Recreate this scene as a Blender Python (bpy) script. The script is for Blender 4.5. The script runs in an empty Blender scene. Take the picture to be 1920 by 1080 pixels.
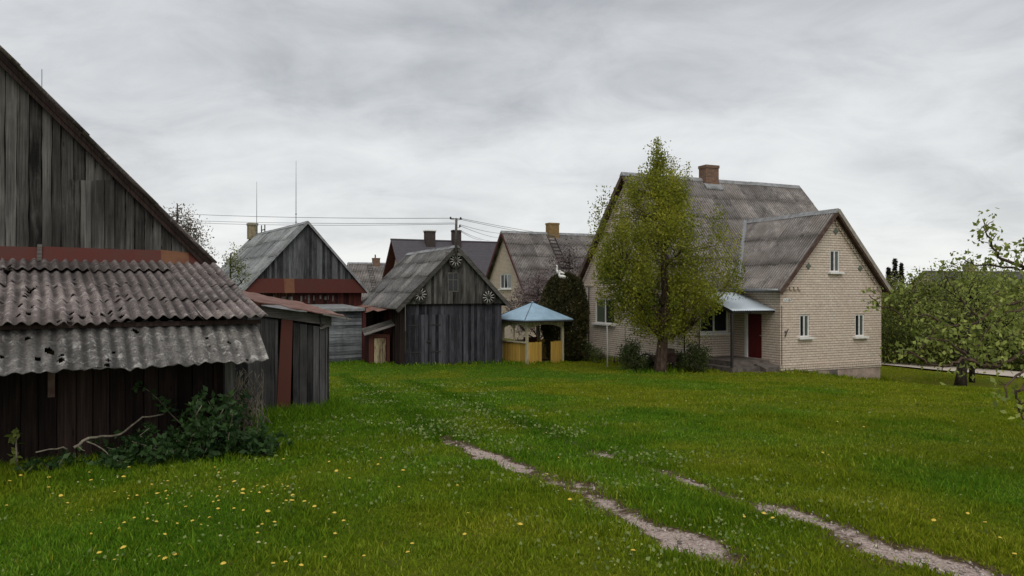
import bpy, math, random
import numpy as np
from mathutils import Vector, Matrix

random.seed(7)
RNG = np.random.default_rng(11)
SC = bpy.context.scene
COL = SC.collection
F, CX, HY, EZ = 1386.0, 960.0, 545.0, 4.0        # focal length in photo pixels, centre, horizon row, eye height
R = math.radians

# ------------------------------------------------------------------ small maths
def P(px, py, d):
    return Vector(((px - CX) / F * d, d, EZ + (HY - py) / F * d))

def along(O, D, px):
    k = (px - CX) / F
    return (k * O[1] - O[0]) / (D[0] - k * D[1])

def zat(O, D, s, py):
    return EZ + (HY - py) / F * (O[1] + s * D[1])

def sstep(x):
    x = np.clip(x, 0, 1)
    return x * x * (3 - 2 * x)

HYS = [0, 5, 7.5, 10, 15, 20, 25, 30, 35, 40, 50, 70, 120, 400, 4000]
HHS = [1.5, 1.74, 1.88, 2.04, 2.38, 2.75, 3.10, 3.40, 3.60, 3.74, 3.90, 4.05, 4.3, 4.3, 4.3]
def ground_h(X, Y):
    X = np.asarray(X, float); Y = np.asarray(Y, float)
    h = np.interp(Y, HYS, HHS)
    return h + 0.62 * sstep((X - 10.5) / 7.5) * sstep((Y - 18) / 15.0) * (1 - sstep((Y - 60) / 60))

def ground_z(X, Y):
    return EZ - ground_h(X, Y)

def px_ground(px, py):
    k = (py - HY) / F
    lo, hi = 1.0, 120.0
    for _ in range(60):
        m = (lo + hi) / 2
        if float(ground_h((px - CX) / F * m, m)) > k * m: lo = m
        else: hi = m
    return ((px - CX) / F * lo, lo)

def hash2(i, j, seed):
    n = (i * 374761393 + j * 668265263 + seed * 974634777) & 0xFFFFFFFF
    n = ((n ^ (n >> 13)) * 1274126177) & 0xFFFFFFFF
    return ((n ^ (n >> 16)) & 0xFFFF) / 65535.0

def vnoise(x, y, seed=0):
    xi = np.floor(x).astype(np.int64); yi = np.floor(y).astype(np.int64)
    fx = x - xi; fy = y - yi
    fx = fx * fx * (3 - 2 * fx); fy = fy * fy * (3 - 2 * fy)
    a = hash2(xi, yi, seed); b = hash2(xi + 1, yi, seed); c = hash2(xi, yi + 1, seed); d = hash2(xi + 1, yi + 1, seed)
    return (a * (1 - fx) + b * fx) * (1 - fy) + (c * (1 - fx) + d * fx) * fy

def fbm(x, y, seed=0, o=4):
    s = 0; a = 0.5; t = 0
    for k in range(o):
        s = s + a * vnoise(x * 2 ** k, y * 2 ** k, seed + k); t += a; a *= 0.5
    return s / t

# ------------------------------------------------------------------ object helpers
def tag(o, label=None, cat=None, group=None, kind=None):
    if label: o['label'] = label
    if cat: o['category'] = cat
    if group: o['group'] = group
    if kind: o['kind'] = kind
    return o

def empty(name, loc=(0, 0, 0), rz=0.0, label=None, cat=None, group=None):
    o = bpy.data.objects.new(name, None)
    COL.objects.link(o); o.location = loc; o.rotation_euler = (0, 0, rz)
    o.empty_display_size = 0.2
    return tag(o, label, cat, group)

def link_mesh(name, me, mat, parent=None):
    o = bpy.data.objects.new(name, me)
    for m in (mat if isinstance(mat, (list, tuple)) else [mat]): me.materials.append(m)
    COL.objects.link(o)
    if parent is not None: o.parent = parent
    return o

def np_mesh(name, V, Fc, mat, parent=None, tint=None, smooth=False, attrs=None, midx=None):
    V = np.asarray(V, np.float32); Fc = np.asarray(Fc, np.int32)
    me = bpy.data.meshes.new(name)
    n, k = Fc.shape
    me.vertices.add(len(V)); me.vertices.foreach_set('co', V.ravel())
    me.loops.add(n * k); me.loops.foreach_set('vertex_index', Fc.ravel())
    me.polygons.add(n)
    me.polygons.foreach_set('loop_start', np.arange(0, n * k, k, dtype=np.int32))
    me.polygons.foreach_set('loop_total', np.full(n, k, np.int32))
    if midx is not None: me.polygons.foreach_set('material_index', np.asarray(midx, np.int32))
    me.update(calc_edges=True)
    if smooth: me.polygons.foreach_set('use_smooth', np.ones(n, bool))
    d = dict(attrs or {})
    if tint is not None: d['tint'] = tint
    for nm, arr in d.items():
        at = me.attributes.new(nm, 'FLOAT', 'POINT'); at.data.foreach_set('value', np.asarray(arr, np.float32))
    return link_mesh(name, me, mat, parent)

class MB:
    """collects shapes into ONE mesh"""
    def __init__(s): s.v = []; s.f = []; s.t = []; s.m = []; s.sm = []
    def add(s, vs, fs, tint=0.5, mi=0, smooth=False):
        n = len(s.v)
        s.v.extend([tuple(p) for p in vs]); s.t.extend([tint] * len(vs))
        for f in fs:
            s.f.append(tuple(i + n for i in f)); s.m.append(mi); s.sm.append(smooth)
    def hexa(s, p, tint=0.5, mi=0):
        s.add(p, [(0, 3, 2, 1), (4, 5, 6, 7), (0, 1, 5, 4), (1, 2, 6, 5), (2, 3, 7, 6), (3, 0, 4, 7)], tint, mi)
    def box(s, x0, x1, y0, y1, z0, z1, tint=0.5, mi=0):
        s.hexa([(x0, y0, z0), (x1, y0, z0), (x1, y1, z0), (x0, y1, z0), (x0, y0, z1), (x1, y0, z1), (x1, y1, z1), (x0, y1, z1)], tint, mi)
    def bar(s, a, b, w, h, tint=0.5, mi=0, up=(0, 0, 1)):
        a = Vector(a); b = Vector(b); d = (b - a).normalized(); u = Vector(up)
        if abs(d.dot(u)) > 0.98: u = Vector((1, 0, 0))
        x = d.cross(u).normalized() * (w / 2); y = x.cross(d).normalized() * (h / 2)
        s.hexa([a - x - y, a + x - y, b + x - y, b - x - y, a - x + y, a + x + y, b + x + y, b - x + y], tint, mi)
    def tube(s, pts, rad, n=8, tint=0.5, mi=0, cap=True, smooth=True):
        pts = [Vector(p) for p in pts]
        if not isinstance(rad, (list, tuple)): rad = [rad] * len(pts)
        rings = []; px = None
        for i, p in enumerate(pts):
            d = (pts[min(i + 1, len(pts) - 1)] - pts[max(i - 1, 0)])
            d = d.normalized() if d.length > 1e-9 else Vector((0, 0, 1))
            if px is None:
                px = d.orthogonal().normalized()
            else:
                px = (px - d * px.dot(d))
                px = px.normalized() if px.length > 1e-6 else d.orthogonal().normalized()
            py = d.cross(px)
            rings.append([p + (px * math.cos(2 * math.pi * k / n) + py * math.sin(2 * math.pi * k / n)) * rad[i] for k in range(n)])
        vs = [q for r in rings for q in r]; fs = []
        for i in range(len(rings) - 1):
            for k in range(n):
                k2 = (k + 1) % n
                fs.append((i * n + k, i * n + k2, (i + 1) * n + k2, (i + 1) * n + k))
        if cap:
            fs.append(tuple(range(n - 1, -1, -1))); fs.append(tuple((len(rings) - 1) * n + k for k in range(n)))
        s.add(vs, fs, tint, mi, smooth)
    def build(s, name, mat, parent=None):
        me = bpy.data.meshes.new(name)
        me.from_pydata(s.v, [], s.f)
        me.polygons.foreach_set('material_index', s.m)
        me.polygons.foreach_set('use_smooth', s.sm)
        at = me.attributes.new('tint', 'FLOAT', 'POINT'); at.data.foreach_set('value', np.asarray(s.t, np.float32))
        me.update()
        return link_mesh(name, me, mat, parent)

# ------------------------------------------------------------------ materials
class NT:
    def __init__(s, name):
        s.mat = bpy.data.materials.new(name); s.mat.use_nodes = True
        s.t = s.mat.node_tree; s.t.nodes.clear()
        s.out = s.t.nodes.new('ShaderNodeOutputMaterial')
        s.b = s.t.nodes.new('ShaderNodeBsdfPrincipled'); s.t.links.new(s.b.outputs[0], s.out.inputs[0])
    def n(s, typ, **kw):
        o = s.t.nodes.new(typ)
        for k, v in kw.items(): setattr(o, k, v)
        return o
    def l(s, a, b): s.t.links.new(a, b)
    def val(s, sock, v):
        if hasattr(v, 'node'): s.l(v, sock)
        else: sock.default_value = v
    def coord(s, scale=(1, 1, 1), which='Object'):
        tc = s.n('ShaderNodeTexCoord'); mp = s.n('ShaderNodeMapping'); mp.inputs['Scale'].default_value = scale
        s.l(tc.outputs[which], mp.inputs[0]); return mp.outputs[0]
    def noise(s, vec, scale=1, detail=4, rough=0.55, dist=0):
        o = s.n('ShaderNodeTexNoise'); s.l(vec, o.inputs['Vector'])
        o.inputs['Scale'].default_value = scale; o.inputs['Detail'].default_value = detail
        o.inputs['Roughness'].default_value = rough; o.inputs['Distortion'].default_value = dist
        return o.outputs['Fac']
    def attr(s, name):
        o = s.n('ShaderNodeAttribute'); o.attribute_name = name; return o.outputs['Fac']
    def ramp(s, fac, stops):
        o = s.n('ShaderNodeValToRGB'); s.l(fac, o.inputs[0]); e = o.color_ramp.elements
        while len(e) < len(stops): e.new(0.5)
        for i, (p, c) in enumerate(stops):
            e[i].position = p; e[i].color = (c, c, c, 1) if isinstance(c, (int, float)) else (*c, 1)
        return o.outputs[0]
    def mix(s, fac, a, b, mode='MIX'):
        o = s.n('ShaderNodeMix', data_type='RGBA', blend_type=mode)
        s.val(o.inputs[0], fac)
        for sk, v in ((o.inputs[6], a), (o.inputs[7], b)):
            if hasattr(v, 'node'): s.l(v, sk)
            else: sk.default_value = (*v, 1) if len(v) == 3 else v
        return o.outputs[2]
    def math(s, op, a, b=0.0):
        o = s.n('ShaderNodeMath', operation=op); s.val(o.inputs[0], a); s.val(o.inputs[1], b); return o.outputs[0]
    def bump(s, h, strength=0.4, dist=0.02):
        o = s.n('ShaderNodeBump'); o.inputs['Strength'].default_value = strength; o.inputs['Distance'].default_value = dist
        s.l(h, o.inputs['Height']); s.l(o.outputs[0], s.b.inputs['Normal'])
    def base(s, c, rough=0.8, spec=0.3, metal=0.0):
        s.val(s.b.inputs['Base Color'], c if hasattr(c, 'node') else (*c, 1))
        s.val(s.b.inputs['Roughness'], rough); s.b.inputs['Specular IOR Level'].default_value = spec
        s.b.inputs['Metallic'].default_value = metal
        return s.mat

def m_wood(name, dark, light, axis='z', scale=1.0, stain=None, stain_amt=0.5):
    n = NT(name)
    st = (14 * scale, 14 * scale, 0.9 * scale) if axis == 'z' else ((0.9 * scale, 14 * scale, 14 * scale))
    grain = n.noise(n.coord(st), 1.6, 6, 0.65, 0.4)
    t = n.attr('tint')
    off = n.n('ShaderNodeVectorMath', operation='ADD')
    cb = n.n('ShaderNodeCombineXYZ'); n.l(n.math('MULTIPLY', t, 37.0), cb.inputs[0]); n.l(n.math('MULTIPLY', t, 91.0), cb.inputs[2])
    n.l(n.coord((1, 1, 1)), off.inputs[0]); n.l(cb.outputs[0], off.inputs[1])
    blot = n.noise(off.outputs[0], 1.3, 5, 0.6)
    fac = n.math('ADD', n.math('MULTIPLY', grain, 0.55), n.math('ADD', n.math('MULTIPLY', t, 0.45), n.math('MULTIPLY', blot, 0.5)))
    mid = tuple((a + b) / 2 for a, b in zip(dark, light))
    c = n.ramp(fac, [(0.50, dark), (0.76, mid), (1.0, light)])
    st2 = (55 * scale, 55 * scale, 1.3 * scale) if axis == 'z' else (1.3 * scale, 55 * scale, 55 * scale)
    c = n.mix(1.0, c, n.ramp(n.noise(n.coord(st2), 1.0, 5, 0.7), [(0.3, (0.5, 0.5, 0.5)), (0.5, (1.0, 1.0, 1.0)), (0.72, (1.75, 1.72, 1.68))]), 'MULTIPLY')
    # rain-bleached foot and edges of the boards
    pale = n.ramp(n.noise(n.coord((3.2, 3.2, 0.7) if axis == 'z' else (0.7, 3.2, 3.2)), 1.5, 6, 0.7, 0.6), [(0.58, 0.0), (0.72, 1.0)])
    c = n.mix(n.math('MULTIPLY', pale, 0.45), c, light)
    if stain:
        s = n.ramp(n.noise(n.coord((2.2, 2.2, 0.5)), 1.2, 4), [(0.45, 0.0), (0.68, 1.0)])
        c = n.mix(n.math('MULTIPLY', s, stain_amt), c, stain)
    # knots
    kn = n.n('ShaderNodeTexVoronoi'); n.l(n.coord((5.5, 5.5, 1.5)), kn.inputs['Vector']); kn.inputs['Scale'].default_value = 1.4
    k = n.ramp(kn.outputs['Distance'], [(0.05, 1.0), (0.11, 0.0)])
    c = n.mix(n.math('MULTIPLY', k, 0.6), c, tuple(x * 0.4 for x in dark))
    n.bump(grain, 0.5, 0.008)
    return n.base(c, 0.9, 0.15)

def m_slate(name, c0, c1, lichen, moss, lich=0.55, scale=1.0, trough_dark=0.8):
    n = NT(name)
    v = n.coord((1, 1, 1))
    a = n.noise(v, 2.2 * scale, 7, 0.68)
    c = n.ramp(a, [(0.33, c0), (0.66, c1)])
    lm = n.ramp(n.noise(v, 11 * scale, 6, 0.72, 0.5), [(0.53, 0.0), (0.63, 1.0)])
    c = n.mix(n.math('MULTIPLY', lm, lich), c, lichen)
    gr2 = n.ramp(n.noise(v, 34 * scale, 4, 0.7), [(0.32, (0.62, 0.62, 0.62)), (0.68, (1.32, 1.32, 1.32))])
    c = n.mix(1.0, c, gr2, 'MULTIPLY')
    mm = n.ramp(n.noise(v, 1.1 * scale, 5, 0.6), [(0.5, 0.0), (0.72, 1.0)])
    c = n.mix(n.math('MULTIPLY', mm, 0.75), c, moss)
    sp = n.ramp(n.noise(v, 28 * scale, 3, 0.6), [(0.30, 0.75), (0.42, 0.0)])
    c = n.mix(sp, c, tuple(x * 0.35 for x in c0))
    t = n.attr('tint')
    c = n.mix(1.0, c, n.ramp(t, [(0, (0.68, 0.68, 0.68)), (1, (1.2, 1.18, 1.15))]), 'MULTIPLY')
    tr = n.math('MULTIPLY', n.ramp(n.attr('trough'), [(0.3, 0.0), (0.9, 1.0)]), n.ramp(n.noise(v, 1.7 * scale, 5, 0.65), [(0.3, 0.25), (0.6, trough_dark)]))  # darker towards the wave troughs, broken up by noise
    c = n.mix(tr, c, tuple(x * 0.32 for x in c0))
    n.bump(n.noise(v, 24 * scale, 5, 0.7), 0.5, 0.012)
    return n.base(c, 0.95, 0.1)

def m_brick(name, c0, c1, mortar, bw=0.25, bh=0.11, stain=(0.3, 0.2, 0.15), bed_shade=(0.16, 0.12, 0.095)):
    n = NT(name)
    tc = n.n('ShaderNodeTexCoord'); sp = n.n('ShaderNodeSeparateXYZ'); n.l(tc.outputs['Object'], sp.inputs[0])
    cb = n.n('ShaderNodeCombineXYZ'); n.l(n.math('ADD', sp.outputs[0], sp.outputs[1]), cb.inputs[0]); n.l(sp.outputs[2], cb.inputs[1])
    wob = n.noise(tc.outputs['Object'], 1.2, 2)
    n.l(n.math('MULTIPLY', wob, 0.0), cb.inputs[2])
    b = n.n('ShaderNodeTexBrick'); n.l(cb.outputs[0], b.inputs['Vector'])
    b.inputs['Color1'].default_value = (*c0, 1); b.inputs['Color2'].default_value = (*c1, 1); b.inputs['Mortar'].default_value = (*mortar, 1)
    b.inputs['Scale'].default_value = 1.0; b.inputs['Mortar Size'].default_value = 0.010; b.inputs['Mortar Smooth'].default_value = 0.4
    b.inputs['Bias'].default_value = 0.0; b.inputs['Brick Width'].default_value = bw; b.inputs['Row Height'].default_value = bh
    v = tc.outputs['Object']
    c = b.outputs['Color']
    if bh > 0.1:   # raked bed joints, their shadow painted in as dark broken bands
        ph = n.math('FRACT', n.math('DIVIDE', n.math('ADD', sp.outputs[2], n.math('MULTIPLY', n.math('SUBTRACT', n.noise(v, 2.5, 3), 0.5), 0.012)), bh))
        bed = n.math('MULTIPLY', n.ramp(ph, [(0.0, 1.0), (0.17, 0.9), (0.25, 0.0)]), n.ramp(n.noise(v, 3.0, 4), [(0.3, 0.45), (0.6, 1.0)]))
        c = n.mix(bed, c, bed_shade)
    big = n.ramp(n.noise(v, 0.55, 5, 0.6), [(0.42, 0.0), (0.72, 1.0)])
    c = n.mix(n.math('MULTIPLY', big, 0.35), c, stain)
    fine = n.ramp(n.noise(v, 9, 5, 0.7), [(0.3, (0.78, 0.78, 0.78)), (0.7, (1.1, 1.1, 1.1))])
    c = n.mix(1.0, c, fine, 'MULTIPLY')
    # vertical weathering streaks
    stv = n.ramp(n.noise(n.coord((3.0, 3.0, 0.25)), 1.0, 4), [(0.55, 0.0), (0.8, 1.0)])
    c = n.mix(n.math('MULTIPLY', stv, 0.3), c, stain)
    n.bump(n.math('SUBTRACT', n.math('MULTIPLY', n.noise(v, 30, 3), 0.2), b.outputs['Fac']), 0.8, 0.012)
    return n.base(c, 0.92, 0.15)

def m_simple(name, c, rough=0.6, spec=0.3, metal=0.0, var=0.25, scale=6.0, c2=None, bump=0.15):
    n = NT(name); v = n.coord((1, 1, 1))
    f = n.noise(v, scale, 5, 0.65)
    c2 = c2 or tuple(x * (1 - var) for x in c)
    col = n.ramp(f, [(0.35, c2), (0.65, c)])
    if bump: n.bump(f, bump, 0.01)
    return n.base(col, rough, spec, metal)

def m_leaf(name, dark, light, trans=0.35):
    n = NT(name)
    t = n.attr('tint')
    c = n.ramp(t, [(0.0, dark), (0.55, tuple((a + b) / 2 for a, b in zip(dark, light))), (1.0, light)])
    n.base(c, 0.55, 0.25)
    tr = n.n('ShaderNodeBsdfTranslucent'); n.l(c, tr.inputs[0])
    mx = n.n('ShaderNodeMixShader'); mx.inputs[0].default_value = trans
    n.l(n.b.outputs[0], mx.inputs[1]); n.l(tr.outputs[0], mx.inputs[2]); n.l(mx.outputs[0], n.out.inputs[0])
    return n.mat

def m_glass(name, c=(0.012, 0.015, 0.018)):
    n = NT(name); return n.base(c, 0.05, 0.35)

def m_paint(name, c, under, amt=0.5, scale=5, axis=(1, 1, 1), rough=0.7):
    n = NT(name); v = n.coord(axis)
    f = n.ramp(n.noise(v, scale, 6, 0.7), [(0.45, 0.0), (0.62, 1.0)])
    col = n.mix(n.math('MULTIPLY', f, amt), c, under)
    t = n.attr('tint'); col = n.mix(1.0, col, n.ramp(t, [(0, (0.75, 0.75, 0.75)), (1, (1.2, 1.2, 1.2))]), 'MULTIPLY')
    n.bump(n.noise(v, scale * 3, 4), 0.2, 0.006)
    return n.base(col, rough, 0.25)

def m_barkmat(name, dark, light):
    n = NT(name)
    f = n.noise(n.coord((9, 9, 2.2)), 1.5, 6, 0.7, 0.6)
    c = n.ramp(f, [(0.35, dark), (0.7, light)])
    n.bump(f, 0.9, 0.03)
    return n.base(c, 0.95, 0.1)

M = {}
M['barn'] = m_wood('weathered grey boards', (0.010, 0.009, 0.008), (0.155, 0.147, 0.135), stain=(0.020, 0.017, 0.015), stain_amt=0.7)
M['barnfar'] = m_wood('blue grey boards', (0.018, 0.018, 0.020), (0.145, 0.147, 0.155), stain=(0.03, 0.028, 0.028), stain_amt=0.4)
M['garage'] = m_wood('dark garage boards', (0.009, 0.009, 0.012), (0.088, 0.086, 0.102), stain=(0.02, 0.019, 0.021), stain_amt=0.5)
M['shed'] = m_wood('shed boards', (0.010, 0.0095, 0.010), (0.105, 0.102, 0.102), stain=(0.032, 0.030, 0.030), stain_amt=0.4)
M['hboards'] = m_wood('horizontal grey boards', (0.03, 0.032, 0.036), (0.24, 0.25, 0.265), axis='x', stain=(0.04, 0.04, 0.042), stain_amt=0.4)
M['brownwall'] = m_wood('old brown boards', (0.009, 0.006, 0.005), (0.042, 0.027, 0.023))
M['redwall'] = m_wood('faded red boards', (0.014, 0.006, 0.005), (0.085, 0.025, 0.020), stain=(0.02, 0.013, 0.012), stain_amt=0.6)
M['beam'] = m_wood('grey beam', (0.04, 0.037, 0.033), (0.18, 0.165, 0.15), axis='x')
M['redpost'] = m_paint('red brown paint', (0.092, 0.028, 0.019), (0.06, 0.03, 0.022), 0.5, 3, (3, 3, 0.6))
M['flash'] = m_paint('rusty painted sheet', (0.092, 0.022, 0.016), (0.072, 0.034, 0.025), 0.55, 2.6)
M['rust'] = m_paint('rusty sheet roof', (0.155, 0.066, 0.046), (0.25, 0.155, 0.125), 0.7, 3.0)
M['rustpatch'] = m_paint('orange rust patch', (0.17, 0.075, 0.038), (0.11, 0.045, 0.028), 0.6, 3.0)
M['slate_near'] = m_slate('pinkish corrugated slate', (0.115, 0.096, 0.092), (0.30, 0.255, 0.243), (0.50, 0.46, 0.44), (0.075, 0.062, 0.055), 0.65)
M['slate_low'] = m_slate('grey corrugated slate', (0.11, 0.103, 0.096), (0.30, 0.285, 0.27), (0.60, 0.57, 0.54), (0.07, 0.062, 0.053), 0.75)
M['slate_house'] = m_slate('brown grey roof slate', (0.15, 0.135, 0.128), (0.38, 0.352, 0.338), (0.50, 0.46, 0.43), (0.135, 0.112, 0.098), 0.5, trough_dark=1.0)
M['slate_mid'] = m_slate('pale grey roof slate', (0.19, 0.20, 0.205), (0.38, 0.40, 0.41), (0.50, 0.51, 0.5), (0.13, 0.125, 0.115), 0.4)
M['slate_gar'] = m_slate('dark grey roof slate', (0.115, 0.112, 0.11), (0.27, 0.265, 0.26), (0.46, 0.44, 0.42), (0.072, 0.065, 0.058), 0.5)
M['tile'] = m_simple('dark plum tile roof', (0.075, 0.066, 0.078), 0.45, 0.4, 0, 0.25, 3)
M['ridge'] = m_simple('galvanised ridge cap', (0.33, 0.335, 0.34), 0.6, 0.3, 0.1, 0.5, 4)
M['brick'] = m_brick('cream silicate brick', (0.74, 0.635, 0.535), (0.65, 0.555, 0.47), (0.46, 0.37, 0.30), stain=(0.52, 0.36, 0.28))
M['brickfar'] = m_brick('cream brick of neighbour', (0.66, 0.54, 0.42), (0.58, 0.48, 0.38), (0.45, 0.37, 0.29), stain=(0.42, 0.33, 0.26))
M['redbrick'] = m_brick('sooty red brick', (0.27, 0.135, 0.085), (0.16, 0.095, 0.07), (0.25, 0.21, 0.17), 0.25, 0.077, stain=(0.06, 0.045, 0.036))
M['ylwbrick'] = m_brick('lichen yellow brick', (0.33, 0.20, 0.07), (0.24, 0.15, 0.07), (0.22, 0.17, 0.1), 0.25, 0.077, stain=(0.14, 0.1, 0.05))
M['darkbrick'] = m_brick('dark brown brick', (0.075, 0.055, 0.052), (0.06, 0.046, 0.043), (0.09, 0.08, 0.075), 0.25, 0.077, stain=(0.05, 0.04, 0.036))
M['paleconc'] = m_simple('mossy chimney concrete', (0.34, 0.28, 0.18), 0.95, 0.1, 0, 0.5, 5)
M['plinth'] = m_simple('pinkish concrete plinth', (0.44, 0.345, 0.29), 0.95, 0.1, 0, 0.4, 2.2, bump=0.4)
M['white'] = m_simple('white frame paint', (0.78, 0.77, 0.74), 0.5, 0.3, 0, 0.15, 7)
M['cream'] = m_simple('cream render', (0.62, 0.53, 0.42), 0.9, 0.15, 0, 0.15, 1.2)
M['glass'] = m_glass('dark window glass')
M['glass2'] = m_glass('curtained window glass', (0.075, 0.088, 0.078))
M['door'] = m_paint('dark red door paint', (0.105, 0.008, 0.009), (0.07, 0.006, 0.007), 0.4, 4, (2, 2, 0.4), 0.45)
M['brown'] = m_paint('red brown trim', (0.085, 0.045, 0.036), (0.17, 0.125, 0.10), 0.6, 4)
M['darkred'] = m_paint('dark maroon trim', (0.085, 0.022, 0.022), (0.05, 0.018, 0.018), 0.5, 4)
M['canopy'] = m_simple('pale blue corrugated metal', (0.50, 0.56, 0.61), 0.35, 0.5, 0.25, 0.12, 2.5)
M['gazroof'] = m_simple('blue grey sheet metal', (0.34, 0.50, 0.63), 0.5, 0.4, 0.1, 0.2, 2.5)
M['yellow'] = m_paint('old yellow paint', (0.50, 0.305, 0.058), (0.34, 0.22, 0.075), 0.6, 4, (3, 3, 0.5))
M['oldyellow'] = m_paint('pale worn cream paint', (0.46, 0.41, 0.27), (0.27, 0.235, 0.16), 0.6, 5, (3, 3, 0.6))
M['peel'] = m_paint('peeling cream over red paint', (0.33, 0.28, 0.17), (0.12, 0.05, 0.03), 0.9, 5, (3, 3, 0.5))
M['galv'] = m_simple('galvanised steel', (0.30, 0.31, 0.32), 0.5, 0.5, 0.6, 0.3, 8)
M['darkmetal'] = m_simple('dark iron', (0.045, 0.04, 0.038), 0.7, 0.4, 0.3, 0.4, 8)
M['wheelrim'] = m_simple('dark wheel wood', (0.05, 0.043, 0.04), 0.85, 0.2, 0, 0.4, 8)
M['spoke'] = m_simple('white painted spokes', (0.46, 0.445, 0.41), 0.8, 0.2, 0, 0.3, 12)
M['stone'] = m_simple('old step concrete', (0.16, 0.135, 0.12), 0.95, 0.1, 0, 0.5, 4, bump=0.4)
M['steel_plate'] = m_simple('white enamel plate', (0.8, 0.8, 0.76), 0.4, 0.4, 0, 0.08, 6)
M['verge'] = m_simple('pale weathered verge board', (0.36, 0.32, 0.28), 0.9, 0.1, 0, 0.35, 6)
M['black'] = m_simple('black enamel', (0.02, 0.02, 0.02), 0.5, 0.4, 0, 0.2, 6)
M['greenvent'] = m_simple('grey green rosette', (0.17, 0.185, 0.15), 0.9, 0.1, 0, 0.4, 30)
M['bark'] = m_barkmat('brown bark', (0.035, 0.024, 0.018), (0.17, 0.115, 0.085))
M['darkbark'] = m_barkmat('dark bark', (0.016, 0.013, 0.011), (0.07, 0.054, 0.042))
M['dry'] = m_barkmat('dry grey stem', (0.12, 0.10, 0.075), (0.33, 0.29, 0.22))
M['pear'] = m_leaf('pear leaves', (0.080, 0.120, 0.012), (0.46, 0.44, 0.045), 0.45)
M['appleleaf'] = m_leaf('apple leaves', (0.085, 0.125, 0.022), (0.40, 0.44, 0.105))
M['hedge'] = m_leaf('hedge leaves', (0.030, 0.048, 0.009), (0.25, 0.27, 0.045))
M['hedge2'] = m_leaf('lime leaves', (0.055, 0.075, 0.011), (0.30, 0.31, 0.055))
M['thuja'] = m_leaf('thuja sprays', (0.020, 0.021, 0.008), (0.11, 0.098, 0.03), 0.15)
M['spruce'] = m_leaf('spruce needles', (0.013, 0.013, 0.011), (0.06, 0.052, 0.04), 0.1)
M['blossom'] = m_leaf('plum blossom and leaf', (0.040, 0.024, 0.027), (0.42, 0.32, 0.32))
M['cherry'] = m_leaf('cherry blossom and leaf', (0.075, 0.062, 0.038), (0.46, 0.40, 0.36))
M['shrub'] = m_leaf('shrub leaves', (0.022, 0.040, 0.010), (0.14, 0.175, 0.05))
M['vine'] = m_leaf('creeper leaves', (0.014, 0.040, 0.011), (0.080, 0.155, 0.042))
M['stork'] = m_simple('white stork plaster', (0.8, 0.79, 0.76), 0.7, 0.2, 0, 0.1, 10)
M['gravelpath'] = m_simple('pale road', (0.58, 0.50, 0.42), 0.95, 0.1, 0, 0.25, 1.5)
M['pebble'] = m_leaf('pebbles', (0.14, 0.11, 0.095), (0.62, 0.53, 0.48), 0.0)
M['dandelion'] = m_simple('dandelion yellow', (0.78, 0.56, 0.10), 0.8, 0.1, 0, 0.3, 60, bump=0)
M['fluff'] = m_simple('dandelion seed head', (0.42, 0.43, 0.19), 0.9, 0.05, 0, 0.2, 60, bump=0)
M['stemgreen'] = m_simple('flower stem', (0.12, 0.17, 0.05), 0.7, 0.2, 0, 0.2, 20, bump=0)
M['speck'] = m_leaf('clover leaf specks', (0.14, 0.20, 0.05), (0.44, 0.46, 0.15), 0.2)

def m_grassblade():
    n = NT('grass blades')
    p = n.attr('patch'); t = n.attr('tint')
    lush = n.ramp(t, [(0.0, (0.050, 0.120, 0.007)), (0.6, (0.112, 0.232, 0.012)), (1.0, (0.22, 0.34, 0.040))])
    dry = n.ramp(t, [(0.0, (0.105, 0.148, 0.006)), (0.6, (0.215, 0.26, 0.012)), (1.0, (0.38, 0.37, 0.05))])
    c = n.mix(p, lush, dry)
    n.base(c, 0.8, 0.05)
    tr = n.n('ShaderNodeBsdfTranslucent'); n.l(c, tr.inputs[0])
    mx = n.n('ShaderNodeMixShader'); mx.inputs[0].default_value = 0.3
    n.l(n.b.outputs[0], mx.inputs[1]); n.l(tr.outputs[0], mx.inputs[2]); n.l(mx.outputs[0], n.out.inputs[0])
    return n.mat
M['grass'] = m_grassblade()

def m_ground():
    n = NT('lawn soil and gravel')
    v = n.coord((1, 1, 1))
    p = n.attr('patch'); g = n.attr('gravel')
    a = n.noise(v, 7, 6, 0.7)
    lush = n.ramp(a, [(0.3, (0.028, 0.062, 0.004)), (0.7, (0.075, 0.145, 0.007))])
    dry = n.ramp(a, [(0.3, (0.070, 0.085, 0.004)), (0.7, (0.155, 0.165, 0.009))])
    c = n.mix(p, lush, dry)
    gr = n.ramp(n.noise(v, 45, 4, 0.75), [(0.3, (0.19, 0.135, 0.11)), (0.55, (0.46, 0.37, 0.325)), (0.75, (0.66, 0.565, 0.52))])
    ge = n.ramp(n.math('ADD', g, n.math('MULTIPLY', n.math('SUBTRACT', n.noise(v, 9, 5, 0.7), 0.5), 0.9)), [(0.38, 0.0), (0.58, 1.0)])
    soil = n.mix(n.ramp(n.math('ADD', g, n.math('MULTIPLY', n.math('SUBTRACT', n.noise(v, 6, 5, 0.7), 0.5), 0.9)), [(0.06, 0.0), (0.26, 1.0)]), c, n.ramp(n.noise(v, 22, 4, 0.7), [(0.3, (0.05, 0.033, 0.020)), (0.7, (0.13, 0.088, 0.058))]))
    c = n.mix(ge, soil, gr)
    n.bump(n.noise(v, 30, 5, 0.7), 0.7, 0.03)
    return n.base(c, 0.95, 0.05)
M['ground'] = m_ground()

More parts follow.
